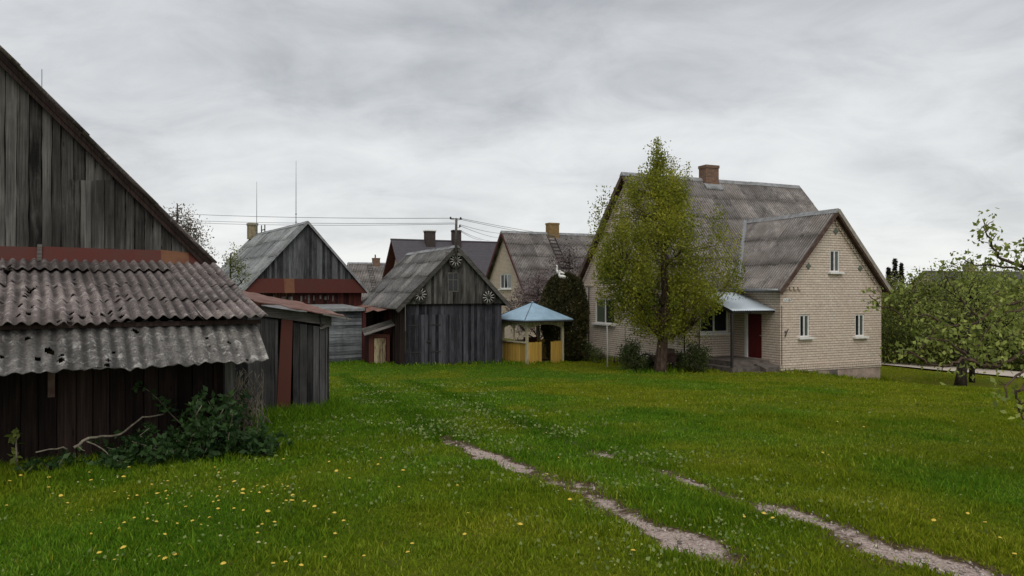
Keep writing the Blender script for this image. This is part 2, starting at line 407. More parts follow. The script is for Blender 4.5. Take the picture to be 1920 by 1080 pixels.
# ------------------------------------------------------------------ shared builders
def boards(mb, mp, p0, p1, zlo, zhi, w=0.16, th=0.025, gap=0.006, jit=0.006, rag=0.0, nseg=1, wob=0.0, rnd=None):
    """vertical boards from p0 to p1; zlo/zhi are functions of p; mp(p, d, z) -> local point, d outwards"""
    rnd = rnd or random
    p = p0
    while p < p1 - 0.02:
        ww = min(w * rnd.uniform(0.75, 1.25), p1 - p)
        a, b = p + gap / 2, p + ww - gap / 2
        d = rnd.uniform(0, jit); t = rnd.random(); tilt = rnd.uniform(-jit, jit) * 0.6
        r = rnd.uniform(0, rag)
        za0, zb0 = zlo(a) + r, zlo(b) + r + rnd.uniform(-rag, rag) * 0.3
        za1, zb1 = zhi(a), zhi(b)
        ring = []
        for k in range(nseg + 1):
            f = k / nseg
            wa, wb = (rnd.uniform(-wob, wob), rnd.uniform(-wob, wob)) if wob else (0, 0)
            za = za0 + (za1 - za0) * f; zb = zb0 + (zb1 - zb0) * f
            ring.append([mp(a + wa, 0, za), mp(b + wb, 0, zb), mp(b + wb, th + d + tilt, zb), mp(a + wa, th + d - tilt, za)])
        vs = [q for rr in ring for q in rr]; fs = []
        for k in range(nseg):
            o = k * 4
            for i in range(4):
                j = (i + 1) % 4
                fs.append((o + i, o + j, o + 4 + j, o + 4 + i))
        fs.append((0, 3, 2, 1)); o = nseg * 4; fs.append((o, o + 1, o + 2, o + 3))
        mb.add(vs, fs, t)
        p += ww
    return mb

def hboards(mb, mp, p0, p1, z0, z1, w=0.15, th=0.02, jit=0.01):
    z = z0
    while z < z1 - 0.02:
        ww = min(w * random.uniform(0.8, 1.2), z1 - z)
        d = random.uniform(0, jit)
        mb.hexa([mp(p0, 0, z + .004), mp(p1, 0, z + .004), mp(p1, th + d + 0.012, z + .004), mp(p0, th + d + 0.012, z + .004),
                 mp(p0, 0, z + ww - .004), mp(p1, 0, z + ww - .004), mp(p1, th + d, z + ww - .004), mp(p0, th + d, z + ww - .004)], random.random())
        z += ww

def corrugated(name, mat, parent, O, A, D, wid, length, pitch=0.13, amp=0.022, rows=4, per=6, qstep=0.25, holes=None, rag=0.01,
               sheet=8, lift=0.022, thick=0.008, sag=None, seed=1, lap=0.12, tilt=0.012):
    """sheets of real waves: O start corner (upper), A unit vector across the waves, D unit vector down the slope"""
    O = Vector(O); A = Vector(A).normalized(); D = Vector(D).normalized(); N = A.cross(D).normalized()
    if N.z < 0: N = -N
    rg = np.random.default_rng(seed)
    O_, A_, D_, N_ = (np.array(x) for x in (O, A, D, N))
    Vs, Fs, Ts, Tr = [], [], [], []; base = 0
    sw = sheet * pitch
    ns = max(1, int(math.ceil(wid / sw)))
    rl = length / rows
    for r in range(rows):
        for s in range(ns):
            p0 = s * sw; p1 = min(wid, p0 + sw + pitch * 0.5) if s < ns - 1 else wid
            if p1 - p0 < 0.03: continue
            npn = max(2, int(round((p1 - p0) / pitch * per)) + 1)
            q0 = r * rl - (lap if r else 0); q1 = (r + 1) * rl
            dq = rg.normal(0, rag)
            nq = max(2, int(round((q1 - q0) / qstep)) + 1)
            pp = np.linspace(p0, p1, npn); qq = np.linspace(0, 1, nq)
            PP, QQ = np.meshgrid(pp, qq)
            qv = q0 + QQ * (q1 - q0 + dq)
            edge = (QQ > 0.999) * (fbm(PP * 9, np.full_like(PP, r * 3.3 + seed), seed + s, 3) - 0.5) * rag * 4
            qv = qv + edge
            h = amp * np.cos(2 * math.pi * PP / pitch) + lift * QQ + 0.003 * (s % 2) + rg.normal(0, tilt * 0.4) + rg.normal(0, tilt) * (QQ - 0.5) + rg.normal(0, tilt * 0.5) * (PP - p0) / sw
            pv = PP + rg.normal(0, 0.012) * QQ
            if sag is not None: h = h + sag(PP, qv)
            pts = O_ + pv[..., None] * A_ + qv[..., None] * D_ + h[..., None] * N_
            keep = np.ones((nq - 1, npn - 1), bool)
            if holes:
                cp = (PP[:-1, :-1] + PP[1:, 1:]) / 2; cq = (qv[:-1, :-1] + qv[1:, 1:]) / 2
                for (hp, hq, ra, rb) in holes:
                    nz = 0.55 + 0.9 * fbm(cp * 16, cq * 16, 5, 2)
                    keep &= (((cp - hp) / ra) ** 2 + ((cq - hq) / rb) ** 2) > nz ** 2
            idx = np.arange(nq * npn).reshape(nq, npn)
            a = idx[:-1, :-1][keep]; b = idx[:-1, 1:][keep]; c = idx[1:, 1:][keep]; d = idx[1:, :-1][keep]
            top = pts.reshape(-1, 3); bot = top - N_ * thick
            nv = nq * npn
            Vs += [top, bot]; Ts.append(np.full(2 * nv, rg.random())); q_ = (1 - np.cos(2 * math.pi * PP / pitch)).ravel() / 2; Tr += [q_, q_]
            Fs.append(np.stack([a, b, c, d], 1) + base)
            Fs.append(np.stack([d, c, b, a], 1) + base + nv)
            for line in (idx[0], idx[-1], idx[:, 0], idx[:, -1]):
                e0, e1 = line[:-1], line[1:]
                Fs.append(np.stack([e0, e1, e1 + nv, e0 + nv], 1) + base)
            base += 2 * nv
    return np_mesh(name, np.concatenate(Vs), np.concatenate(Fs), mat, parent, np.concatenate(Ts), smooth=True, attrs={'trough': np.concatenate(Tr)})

def wall_panel(mb, mp, p0, p1, z0, top, openings=(), breaks=(), reveal=0.13):
    """a wall face with real openings and reveals; top(p) is the roof line"""
    xs = sorted(set([p0, p1] + [x for o in openings for x in o[:2]] + [b for b in breaks if p0 < b < p1]))
    for a, b in zip(xs[:-1], xs[1:]):
        m = (a + b) / 2
        cuts = sorted([(o[2], o[3]) for o in openings if o[0] < m < o[1]])
        z = z0
        for (c0, c1) in cuts:
            mb.add([mp(a, 0, z), mp(b, 0, z), mp(b, 0, c0), mp(a, 0, c0)], [(0, 1, 2, 3)]); z = c1
        mb.add([mp(a, 0, z), mp(b, 0, z), mp(b, 0, top(b)), mp(a, 0, top(a))], [(0, 1, 2, 3)])
    for (a, b, c, d) in openings:
        i = -reveal
        mb.add([mp(a, 0, c), mp(a, 0, d), mp(a, i, d), mp(a, i, c)], [(0, 1, 2, 3)])
        mb.add([mp(b, 0, c), mp(b, 0, d), mp(b, i, d), mp(b, i, c)], [(3, 2, 1, 0)])
        mb.add([mp(a, 0, c), mp(b, 0, c), mp(b, i, c), mp(a, i, c)], [(3, 2, 1, 0)])
        mb.add([mp(a, 0, d), mp(b, 0, d), mp(b, i, d), mp(a, i, d)], [(0, 1, 2, 3)])

def mpbox(mb, mp, p0, p1, d0, d1, z0, z1, tint=0.5, mi=0):
    mb.hexa([mp(p0, d0, z0), mp(p1, d0, z0), mp(p1, d1, z0), mp(p0, d1, z0), mp(p0, d0, z1), mp(p1, d0, z1), mp(p1, d1, z1), mp(p0, d1, z1)], tint, mi)

def window(parent, mp, o, panes=2, inset=-0.1, fw=0.055, sill=True, glass=('glass', 'glass2'), transom=None, fm='white'):
    a, b, c, d = o
    root = None
    f = MB()
    mpbox(f, mp, a, a + fw, inset, inset + 0.06, c, d); mpbox(f, mp, b - fw, b, inset, inset + 0.06, c, d)
    mpbox(f, mp, a + fw, b - fw, inset, inset + 0.06, c, c + fw); mpbox(f, mp, a + fw, b - fw, inset, inset + 0.06, d - fw, d)
    iw = (b - a - 2 * fw)
    for k in range(1, panes):
        x = a + fw + iw * k / panes
        mpbox(f, mp, x - fw * .5, x + fw * .5, inset + .002, inset + 0.058, c + fw, d - fw)
    if transom:
        z = c + (d - c) * transom
        for k in range(panes):
            x0 = a + fw + iw * k / panes + (fw * .5 if k else 0); x1 = a + fw + iw * (k + 1) / panes - (fw * .5 if k < panes - 1 else 0)
            mpbox(f, mp, x0, x1, inset + .004, inset + 0.056, z - fw * .4, z + fw * .4)
    root = f.build('window', M[fm], parent)
    for k in range(panes):
        g = MB()
        x0 = a + fw + iw * k / panes; x1 = a + fw + iw * (k + 1) / panes
        mpbox(g, mp, x0 + .004, x1 - .004, inset + 0.012, inset + 0.024, c + fw - .01, d - fw + .01)
        g.build('pane', M[glass[k % len(glass)]], root)
    if sill:
        s = MB(); mpbox(s, mp, a - 0.14, b + 0.14, -0.02, 0.15, c - 0.09, c - 0.005)
        s.build('sill', M['white'], root)
    return root

def copy_tree(o, parent=None):
    c = o.copy(); COL.objects.link(c)
    if parent is not None: c.parent = parent
    for ch in list(o.children): copy_tree(ch, c)
    return c

# leaves ---------------------------------------------------------------
def leaves(name, mat, parent, C, size, tint=None, up=0.3, droop=None, aspect=0.55, rg=RNG, dirs=None):
    """every row of C becomes one folded leaf (two triangles pairs)"""
    n = len(C); C = np.asarray(C, float)
    d = rg.normal(0, 1, (n, 3))
    if dirs is not None: d = d * 0.55 + dirs
    d[:, 2] += up
    d /= np.linalg.norm(d, axis=1)[:, None] + 1e-9
    s = np.cross(d, rg.normal(0, 1, (n, 3))); s /= np.linalg.norm(s, axis=1)[:, None] + 1e-9
    nn = np.cross(d, s)
    L = (np.asarray(size) * rg.uniform(0.65, 1.3, n))[:, None]
    W = L * aspect * 0.5
    b = C; m = C + d * L * 0.45; t = C + d * L - nn * L * 0.12
    V = np.stack([b, m + s * W + nn * L * .06, t, m - s * W + nn * L * .06], 1).reshape(-1, 3)
    Fc = np.arange(4 * n).reshape(n, 4)
    tt = rg.random(n) if tint is None else tint
    return np_mesh(name, V, Fc, mat, parent, np.repeat(tt, 4))

def limb(mb, a, b, r0, r1, bend=0.15, n=5, sides=6, rnd=random):
    a = Vector(a); b = Vector(b); L = (b - a).length
    off = Vector((rnd.uniform(-1, 1), rnd.uniform(-1, 1), rnd.uniform(-.2, .8))) * L * bend
    pts = []; rr = []
    for i in range(n + 1):
        f = i / n
        pts.append(a.lerp(b, f) + off * math.sin(math.pi * f) + Vector((rnd.uniform(-1, 1), rnd.uniform(-1, 1), rnd.uniform(-1, 1))) * L * 0.012)
        rr.append(r0 + (r1 - r0) * f)
    mb.tube(pts, rr, sides)
    return pts

def crown_tree(name, label, cat, base, trunk_pts, trunk_r, envelope, z0, z1, nclus, nleaf, leafsize, leafmat, barkmat,
               group=None, seed=1, squash=1.0, lump=0.0, extra=(), cl_r=0.35, gapn=0.42, twigs=True, tall=1.4, leaf_up=0.3, clump_scale=0.8, tint_bias=0.0):
    """trunk with limbs out to every leaf cluster; envelope(f)-> radius, f 0..1 from z0 to z1 (local)"""
    rg = np.random.default_rng(seed); rnd = random.Random(seed)
    root = empty(name, base, 0, label, cat, group)
    tb = MB()
    tp = [Vector(p) for p in trunk_pts]
    tb.tube(tp, trunk_r, 9)
    # cluster centres
    cs = []
    tries = 0
    while len(cs) < nclus and tries < nclus * 60:
        tries += 1
        f = rg.random() ; z = z0 + (z1 - z0) * f
        rad = envelope(f)
        if rg.random() > min(1.0, (rad / envelope_max(envelope)) ** 1.2 + 0.05): continue
        ang = rg.uniform(0, 2 * math.pi)
        if lump: rad *= 1 - lump * .55 + lump * float(vnoise(np.array(math.cos(ang) * 1.6 + 9 + z * .35), np.array(math.sin(ang) * 1.6 + 9 + z * .8), seed + 3))
        rr = rad * math.sqrt(rg.uniform(0.08, 1.0))
        ax = axis_at(tp, z)
        x = ax.x + rr * math.cos(ang); y = ax.y + rr * math.sin(ang) * squash
        if vnoise(np.array(x * clump_scale * 2 + 31.3), np.array(z * clump_scale * 2 + y + 17.7), seed) < gapn * 0.75: continue
        cs.append(Vector((x, y, z)))
    # main limbs
    nl = max(6, min(16, nclus // 22))
    mains = []
    for i in range(nl):
        c = cs[int(rg.integers(len(cs)))]
        zf = tp[-1].z
        az = min(zf * 0.98, max(z0 * 0.75, c.z - (Vector((c.x, c.y)) - axis_at(tp, c.z).xy).length * 0.9))
        a = axis_at(tp, az)
        r = radius_at(tp, trunk_r, az) * 0.5
        mains.append(limb(tb, a, c.lerp(a, 0.25), r, max(0.02, r * 0.35), 0.12, 6, 6, rnd))
    allp = [q for m in mains for q in m[1:]] + [axis_at(tp, z0 + (tp[-1].z - z0) * k / 8) for k in range(9)]
    allp_np = np.array([tuple(q) for q in allp])
    for c in cs:
        if not twigs: break
        d = np.linalg.norm(allp_np - np.array(c), axis=1) + 2.0 * np.maximum(0, allp_np[:, 2] - c.z)
        a = Vector(allp_np[int(np.argmin(d))])
        if (a - c).length > 0.15: limb(tb, a, c, 0.022, 0.006, 0.12, 3, 4, rnd)
    if extra:
        for (x_, y_, zz_, r_, k_) in extra:
            d = np.linalg.norm(allp_np - np.array((x_, y_, zz_ - .8)), axis=1); limb(tb, Vector(allp_np[int(np.argmin(d))]), (x_, y_, zz_ + r_), .016, .004, .03, 4, 4, rnd)
    tb.build('trunk', M[barkmat], root)
    C = []; T = []
    for (x_, y_, zz_, r_, k_) in extra:
        C.append(np.array((x_, y_, zz_)) + np.clip(rg.normal(0, 1, (k_, 3)), -1.8, 1.8) * np.array([r_, r_, r_ * 1.6])); T.append(np.clip(rg.normal(.55, .2, k_), 0, 1))
    for c in cs:
        k = int(nleaf * rg.uniform(0.35, 1.65))
        off = np.clip(rg.normal(0, 1, (k, 3)), -1.7, 1.7) * np.array([cl_r, cl_r, cl_r * tall]) * rg.uniform(0.6, 1.25)
        C.append(np.array(c) + off)
        T.append(np.clip(rg.normal(0.48 + tint_bias, 0.17) + rg.normal(0, 0.16, k), 0, 1))
    C = np.concatenate(C); T = np.concatenate(T)
    leaves('crown', M[leafmat], root, C, np.full(len(C), leafsize), T, leaf_up, rg=rg)
    return root

def envelope_max(e): return max(e(k / 20) for k in range(21))
def axis_at(tp, z):
    for a, b in zip(tp[:-1], tp[1:]):
        if z <= b.z: return a.lerp(b, max(0, (z - a.z) / max(1e-6, b.z - a.z)))
    return Vector((tp[-1].x, tp[-1].y, z))
def radius_at(tp, rr, z):
    for i in range(len(tp) - 1):
        if z <= tp[i + 1].z:
            f = max(0, (z - tp[i].z) / max(1e-6, tp[i + 1].z - tp[i].z)); return rr[i] * (1 - f) + rr[i + 1] * f
    return rr[-1]

def lut(pts):
    xs = [p[0] for p in pts]; ys = [p[1] for p in pts]
    return lambda f: float(np.interp(f, xs, ys))
# ================================================================== camera, light, sky
cam = bpy.data.cameras.new('camera'); camo = bpy.data.objects.new('camera', cam); COL.objects.link(camo)
cam.sensor_width = 36; cam.lens = F / 1920 * 36; cam.clip_end = 9000; cam.clip_start = 0.1
camo.location = (0, 0, EZ); camo.rotation_euler = (R(90 + 0.207), 0, 0)
SC.camera = camo

SUN_EL, SUN_AZ = R(50), R(178)         # azimuth measured from +Y (away from the camera) clockwise
sun = bpy.data.lights.new('sun', 'SUN'); suno = bpy.data.objects.new('sun', sun); COL.objects.link(suno)
sun.energy = 1.4; sun.angle = R(40); sun.color = (1.0, 0.95, 0.88)
sd = Vector((math.sin(SUN_AZ) * math.cos(SUN_EL), math.cos(SUN_AZ) * math.cos(SUN_EL), math.sin(SUN_EL)))
suno.rotation_euler = sd.to_track_quat('Z', 'Y').to_euler()
suno.location = sd * 100

def make_world():
    w = bpy.data.worlds.new('World'); SC.world = w; w.use_nodes = True
    t = w.node_tree; t.nodes.clear()
    n = lambda typ, **k: (lambda o: ([setattr(o, a, b) for a, b in k.items()], o)[1])(t.nodes.new(typ))
    L = t.links.new
    out = n('ShaderNodeOutputWorld')
    sky = n('ShaderNodeTexSky', sky_type='NISHITA', sun_disc=False, sun_elevation=SUN_EL, sun_rotation=SUN_AZ)
    b1 = n('ShaderNodeBackground'); b1.inputs[1].default_value = 0.10; L(sky.outputs[0], b1.inputs[0])
    tc = n('ShaderNodeTexCoord'); sp = n('ShaderNodeSeparateXYZ'); L(tc.outputs['Generated'], sp.inputs[0])
    def m(op, a, b=0.0):
        o = n('ShaderNodeMath', operation=op)
        for s, v in ((o.inputs[0], a), (o.inputs[1], b)):
            if hasattr(v, 'node'): L(v, s)
            else: s.default_value = v
        return o.outputs[0]
    def ramp(f, stops):
        o = n('ShaderNodeValToRGB'); L(f, o.inputs[0]); e = o.color_ramp.elements
        while len(e) < len(stops): e.new(0.5)
        for i, (p, c) in enumerate(stops): e[i].position = p; e[i].color = (*c, 1) if not isinstance(c, float) else (c, c, c, 1)
        return o.outputs[0]
    z = m('MAXIMUM', sp.outputs[2], 0.0)
    dz = m('ADD', z, 0.30)
    cb = n('ShaderNodeCombineXYZ'); L(m('DIVIDE', sp.outputs[0], dz), cb.inputs[0]); L(m('DIVIDE', sp.outputs[1], dz), cb.inputs[1])
    def noise(scale, detail, rough, dist, off=(0, 0, 0), sc=(1, 1, 1)):
        mp = n('ShaderNodeMapping'); L(cb.outputs[0], mp.inputs[0]); mp.inputs['Location'].default_value = off; mp.inputs['Scale'].default_value = sc
        o = n('ShaderNodeTexNoise'); L(mp.outputs[0], o.inputs[0])
        o.inputs['Scale'].default_value = scale; o.inputs['Detail'].default_value = detail
        o.inputs['Roughness'].default_value = rough; o.inputs['Distortion'].default_value = dist
        return o.outputs['Fac']
    big = noise(1.5, 5, 0.5, 0.3, (3.1, 1.7, 0), (0.8, 1.0, 1))
    fine = noise(4.2, 9, 0.62, 0.5, (7.3, 2.2, 0), (0.75, 1.0, 1))
    f = m('ADD', m('MULTIPLY', big, 0.62), m('MULTIPLY', fine, 0.38))
    cloud = ramp(f, [(0.36, (0.44, 0.46, 0.485)), (0.5, (0.615, 0.635, 0.655)), (0.64, (0.77, 0.785, 0.795))])
    # bright break in the cloud deck low down, streaked by the same noise
    hz = ramp(m('ADD', z, m('MULTIPLY', m('SUBTRACT', f, 0.5), -0.32)), [(0.04, 1.0), (0.10, 0.6), (0.26, 0.0)])
    mx = n('ShaderNodeMix', data_type='RGBA'); L(hz, mx.inputs[0]); L(cloud, mx.inputs[6]); mx.inputs[7].default_value = (0.93, 0.94, 0.93, 1)
    b2 = n('ShaderNodeBackground'); b2.inputs[1].default_value = 1.0; L(mx.outputs[2], b2.inputs[0])
    ms = n('ShaderNodeMixShader'); ms.inputs[0].default_value = 0.93
    L(b1.outputs[0], ms.inputs[1]); L(b2.outputs[0], ms.inputs[2]); L(ms.outputs[0], out.inputs[0])
make_world()
SC.view_settings.view_transform = 'Standard'; SC.view_settings.look = 'None'
SC.view_settings.exposure = 0.0; SC.view_settings.gamma = 1.0

# ================================================================== frames
UB = np.array([0.835, 0.550]); VB = np.array([-0.550, 0.835])
UH = np.array([0.9149, 0.4037]); VH = np.array([-0.4037, 0.9149])

class Frame:
    """a building's own axes: x along the front, y to the back, z up from its base"""
    def __init__(s, O, U, zb):
        s.O = np.array(O, float); s.U = np.array(U); s.V = np.array([-s.U[1], s.U[0]]); s.zb = zb
        s.rz = math.atan2(s.U[1], s.U[0])
    def root(s, name, label, cat, group=None):
        return empty(name, (s.O[0], s.O[1], s.zb), s.rz, label, cat, group)
    def W(s, a, b): return s.O + a * s.U + b * s.V
    def front(s, b=0): return lambda p, d, z: Vector((p, b - d, z - s.zb))
    def back(s, b=0): return lambda p, d, z: Vector((p, b + d, z - s.zb))
    def left(s, a=0): return lambda p, d, z: Vector((a - d, p, z - s.zb))
    def right(s, a=0): return lambda p, d, z: Vector((a + d, p, z - s.zb))
    def pf(s, px, b=0): return along(s.W(0, b), s.U, px)             # where a column of the photo meets a front plane
    def zf(s, px, py, b=0):
        return zat(s.W(0, b), s.U, s.pf(px, b), py)
    def pl(s, px, a=0): return along(s.W(a, 0), s.V, px)
    def zl(s, px, py, a=0): return zat(s.W(a, 0), s.V, s.pl(px, a), py)
    def loc(s, X, Y, Z):
        d = np.array([X, Y]) - s.O
        return Vector((float(d @ s.U), float(d @ s.V), Z - s.zb))
    def sheet_pq(s, O, A, D, px, py):
        """where a line of sight meets a roof plane given in local axes"""
        O, A, D = Vector(O), Vector(A), Vector(D).normalized()
        def w(v): return Vector((v.x * s.U[0] + v.y * s.V[0], v.x * s.U[1] + v.y * s.V[1], v.z))
        Ow = w(O) + Vector((s.O[0], s.O[1], s.zb)); Aw, Dw = w(A), w(D)
        r = Vector(((px - CX) / F, 1, (HY - py) / F)); c = Vector((0, 0, EZ))
        m = Matrix((Aw, Dw, -r)).transposed()
        q = m.inverted() @ (c - Ow)
        return q.x, q.y

def rake_boards(fr, parent, mat, y, apex_p, apex_z, half_l, half_r, slope, w=0.04, h=0.2, drop=0.12, name='barge_board', sl=None, sr=None):
    for sgn, hh in ((-1, half_l), (1, half_r)):
        b = MB()
        a = Vector((apex_p, y, apex_z - drop - fr.zb)); e = Vector((apex_p + sgn * hh, y, apex_z - drop - slope * hh - fr.zb))
        b.bar(a, e, w, h, random.random()); b.build(name, M[mat], parent)

def gable_roof(fr, parent, mat, y0, y1, apex_p, apex_z, half_l, half_r, slope, rows=4, pitch=0.13, per=6, amp=0.024, seed=1, qstep=0.4, name='roof', ridge='ridge', rag=0.02, tilt=0.02):
    """two corrugated slopes with a board deck under them and a ridge cap; returns the first slope"""
    n = math.sqrt(1 + slope * slope); out = []
    for sgn, hh in ((-1, half_l), (1, half_r)):
        if sgn < 0:
            O = (apex_p, y0, apex_z - fr.zb)
        else:
            O = (apex_p, y0, apex_z - fr.zb)
        o = corrugated(name, M[mat], parent, O, (0, 1, 0), (sgn, 0, -slope), y1 - y0, hh * n, pitch, amp, rows, per, qstep, None, rag, seed=seed + (sgn > 0), tilt=tilt, lift=.012)
        d = MB(); t = 0.05
        a = Vector((apex_p, 0, apex_z - t - fr.zb)); e = Vector((apex_p + sgn * (hh - 0.06), 0, apex_z - t - slope * (hh - 0.06) - fr.zb))
        d.hexa([(a.x, y0 + .06, a.z - .06), (e.x, y0 + .06, e.z - .06), (e.x, y1 - .06, e.z - .06), (a.x, y1 - .06, a.z - .06),
                (a.x, y0 + .06, a.z), (e.x, y0 + .06, e.z), (e.x, y1 - .06, e.z), (a.x, y1 - .06, a.z)], 0.3)
        d.build('roof_deck', M['brownwall'], o)
        out.append(o)
    if ridge:
        r = MB(); k = 0; y = y0 - 0.02
        while y < y1:
            L = min(1.25, y1 - y + .02); zz = apex_z + 0.035 - fr.zb + random.uniform(-.008, .008); wd = 0.17
            r.add([(apex_p - wd, y, zz - wd * slope * .9), (apex_p, y, zz), (apex_p + wd, y, zz - wd * slope * .9),
                   (apex_p - wd, y + L, zz - wd * slope * .9), (apex_p, y + L, zz - .006), (apex_p + wd, y + L, zz - wd * slope * .9)],
                  [(0, 1, 4, 3), (1, 2, 5, 4), (0, 2, 1), (3, 4, 5)], random.random())
            y += 1.2
        r.build('ridge_cap', M[ridge], out[0])
    return out

def chimney(parent, mat, x, y, z0, z1, w=0.5, d=0.5, cap=0.05, capmat=None, flue=True):
    c = MB(); c.box(x - w / 2, x + w / 2, y - d / 2, y + d / 2, z0, z1 - 0.16)
    c.box(x - w / 2 - .03, x + w / 2 + .03, y - d / 2 - .03, y + d / 2 + .03, z1 - 0.157, z1)
    o = c.build('chimney', M[mat], parent)
    if capmat:
        k = MB(); k.box(x - w / 2 - .1, x + w / 2 + .1, y - d / 2 - .1, y + d / 2 + .1, z1 + .003, z1 + cap); k.build('chimney_cap', M[capmat], o)
    return o

# ================================================================== big weathered barn on the left, with its lean-to
fr = Frame((-4.69, 11.5), UB, 1.9)
bA = fr.root('weathered_barn', 'big dark weathered board barn with a patched corrugated lean-to roof at the left edge', 'barn')
S = 1.03; ZR = 4.44; AP = -4.2; AZ = ZR + S * 4.2
top = lambda p: ZR + S * min(-p, 8.4 + p) - 0.1
mb = boards(MB(), fr.front(0.0), -8.2, -0.12, lambda p: 4.52, top, 0.128, 0.03, 0.009, 0.022, 0, 9, 0.006)
mb.build('gable_wall', M['barn'], bA)
b = MB(); mpbox(b, fr.front(0.02), -8.2, -0.25, -0.03, 0.0, 4.3, 4.52, 0.1)
b.add([(-8.2, 0.03, 4.5 - 1.9), (-0.15, 0.03, 4.5 - 1.9), (AP, 0.03, AZ - .2 - 1.9)], [(0, 1, 2)], 0.1); b.build('inner_lining', M['brownwall'], bA)
p0, p1 = fr.pf(128), fr.pf(214); zt = fr.zf(170, 340)
mb = boards(MB(), fr.front(-0.045), p0, p1, lambda p: 4.60, lambda p: zt + (0.03 if p > p0 + .4 else 0), 0.16, 0.022, 0.016, 0.004, 0.01, 6, 0.003, random.Random(4))
mb.build('hatch', M['barn'], bA)
# long boards' butt joint line and the painted flashing
fl = MB()
xs = [-8.2, fr.pf(72), fr.pf(250), fr.pf(300), fr.pf(352), -0.16]
for i in range(len(xs) - 1):
    a, c = xs[i], xs[i + 1]; dz = random.uniform(-.012, .012)
    fl.hexa([fr.front(0)(a, .05, 4.425), fr.front(0)(c, .05, 4.425 + (0.03 if i > 2 else 0)), fr.front(0)(c, .13, 4.40), fr.front(0)(a, .13, 4.40),
             fr.front(0)(a, .05, 4.615 + dz), fr.front(0)(c, .05, 4.60 - (0.02 if i > 2 else 0)), fr.front(0)(c, .075, 4.60 - (0.02 if i > 2 else 0)), fr.front(0)(a, .075, 4.615 + dz)], random.random(), 1 if i == 3 else 0)
fl.build('flashing', [M['flash'], M['rustpatch']], bA)
st = MB(); a = fr.pf(73); st.hexa([fr.front(0)(a - .03, .1, 4.42), fr.front(0)(a + .03, .1, 4.42), fr.front(0)(a + .03, .14, 4.41), fr.front(0)(a - .03, .14, 4.41),
                                   fr.front(0)(a - .02, .09, 4.64), fr.front(0)(a + .035, .09, 4.64), fr.front(0)(a + .035, .10, 4.64), fr.front(0)(a - .02, .10, 4.64)])
st.build('flashing_clip', M['beam'], bA)
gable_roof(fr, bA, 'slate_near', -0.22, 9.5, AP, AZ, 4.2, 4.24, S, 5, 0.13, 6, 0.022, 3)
rake_boards(fr, bA, 'brownwall', -0.13, AP, AZ, 4.2, 4.15, S, 0.03, 0.13, 0.10)
mb = boards(MB(), fr.right(-0.2), 0.05, 9.2, lambda p: 1.8, lambda p: 4.5, 0.17, 0.025, 0.006, 0.01, 0.02); mb.build('side_wall', M['barn'], bA)
# lean-to: upper sheets
LO, LA, LD = (-5.6, -0.02, 4.435 - 1.9), (1, 0, 0), (0, -1, -0.248)
hpx = [(60, 545, 7), (52, 540, 5), (24, 530, 4), (54, 548, 6), (48, 556, 5), (45, 562, 5), (38, 577, 5), (36, 592, 4), (55, 588, 6), (61, 577, 4), (69, 542, 4), (14, 510, 9), (20, 505, 5),
       (105, 538, 5), (90, 539, 3), (140, 521, 3), (140, 529, 4), (136, 557, 5), (172, 510, 4), (187, 512, 3), (154, 591, 7), (135, 586, 4), (134, 594, 4), (173, 587, 4), (174, 593, 3), (194, 592, 6),
       (210, 587, 6), (212, 593, 3), (224, 561, 4), (228, 581, 4), (232, 594, 5), (240, 558, 4), (236, 536, 3), (282, 581, 4), (312, 571, 3), (409, 586, 4), (360, 538, 3), (112, 600, 4), (133, 602, 5), (0, 511, 5), (60, 505, 3)]
holes = [(*fr.sheet_pq(LO, LA, LD, x, y), r * 0.0052, r * 0.011) for (x, y, r) in hpx]
sagf = lambda p, q: -0.02 * np.sin(p * 2.1 + 1) * (q / 3.2) - 0.012 * np.sin(p * 5.3) * (q / 3.2)
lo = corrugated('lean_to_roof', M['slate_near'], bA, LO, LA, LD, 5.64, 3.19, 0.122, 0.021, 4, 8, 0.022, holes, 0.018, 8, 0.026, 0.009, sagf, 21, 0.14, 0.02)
# lean-to: lower steeper sheets
JO, JD = (-5.6, -2.90, 3.635 - 1.9), (0, -1, -0.66)
hpx2 = [(52, 634, 5), (92, 658, 9), (71, 670, 5), (116, 668, 4), (115, 676, 6), (205, 678, 5), (203, 687, 5), (206, 695, 3), (254, 623, 6), (431, 640, 6), (389, 633, 4), (395, 648, 3), (466, 672, 4), (3, 668, 4), (214, 660, 4)]
holes2 = [(*fr.sheet_pq(JO, LA, JD, x, y), r * 0.0052, r * 0.0062) for (x, y, r) in hpx2]
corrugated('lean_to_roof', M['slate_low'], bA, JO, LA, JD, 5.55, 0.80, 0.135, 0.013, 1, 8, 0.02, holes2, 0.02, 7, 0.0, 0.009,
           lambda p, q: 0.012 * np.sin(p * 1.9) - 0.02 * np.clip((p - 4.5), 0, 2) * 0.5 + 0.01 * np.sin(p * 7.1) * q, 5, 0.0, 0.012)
bt = MB()
for x in (-5.0, -3.4, -1.8, -0.25): bt.bar((x, 0, 4.32 - 1.9), (x, -2.85, 4.32 - 0.248 * 2.85 - 1.9), 0.09, 0.1, random.random())
for y in (-1.0, -2.0, -3.0): bt.bar((-5.6, y, 4.37 - 1.9 + 0.248 * y), (-0.02, y, 4.37 - 1.9 + 0.248 * y), 0.06, 0.05, random.random())
bt.build('rafters', M['brownwall'], bA)
mb = boards(MB(), fr.front(-2.72), -5.6, -0.32, lambda p: 1.85, lambda p: 3.55, 0.19, 0.022, 0.01, 0.014, 0.05, 5, 0.004); mb.build('lean_to_wall', M['brownwall'], bA)
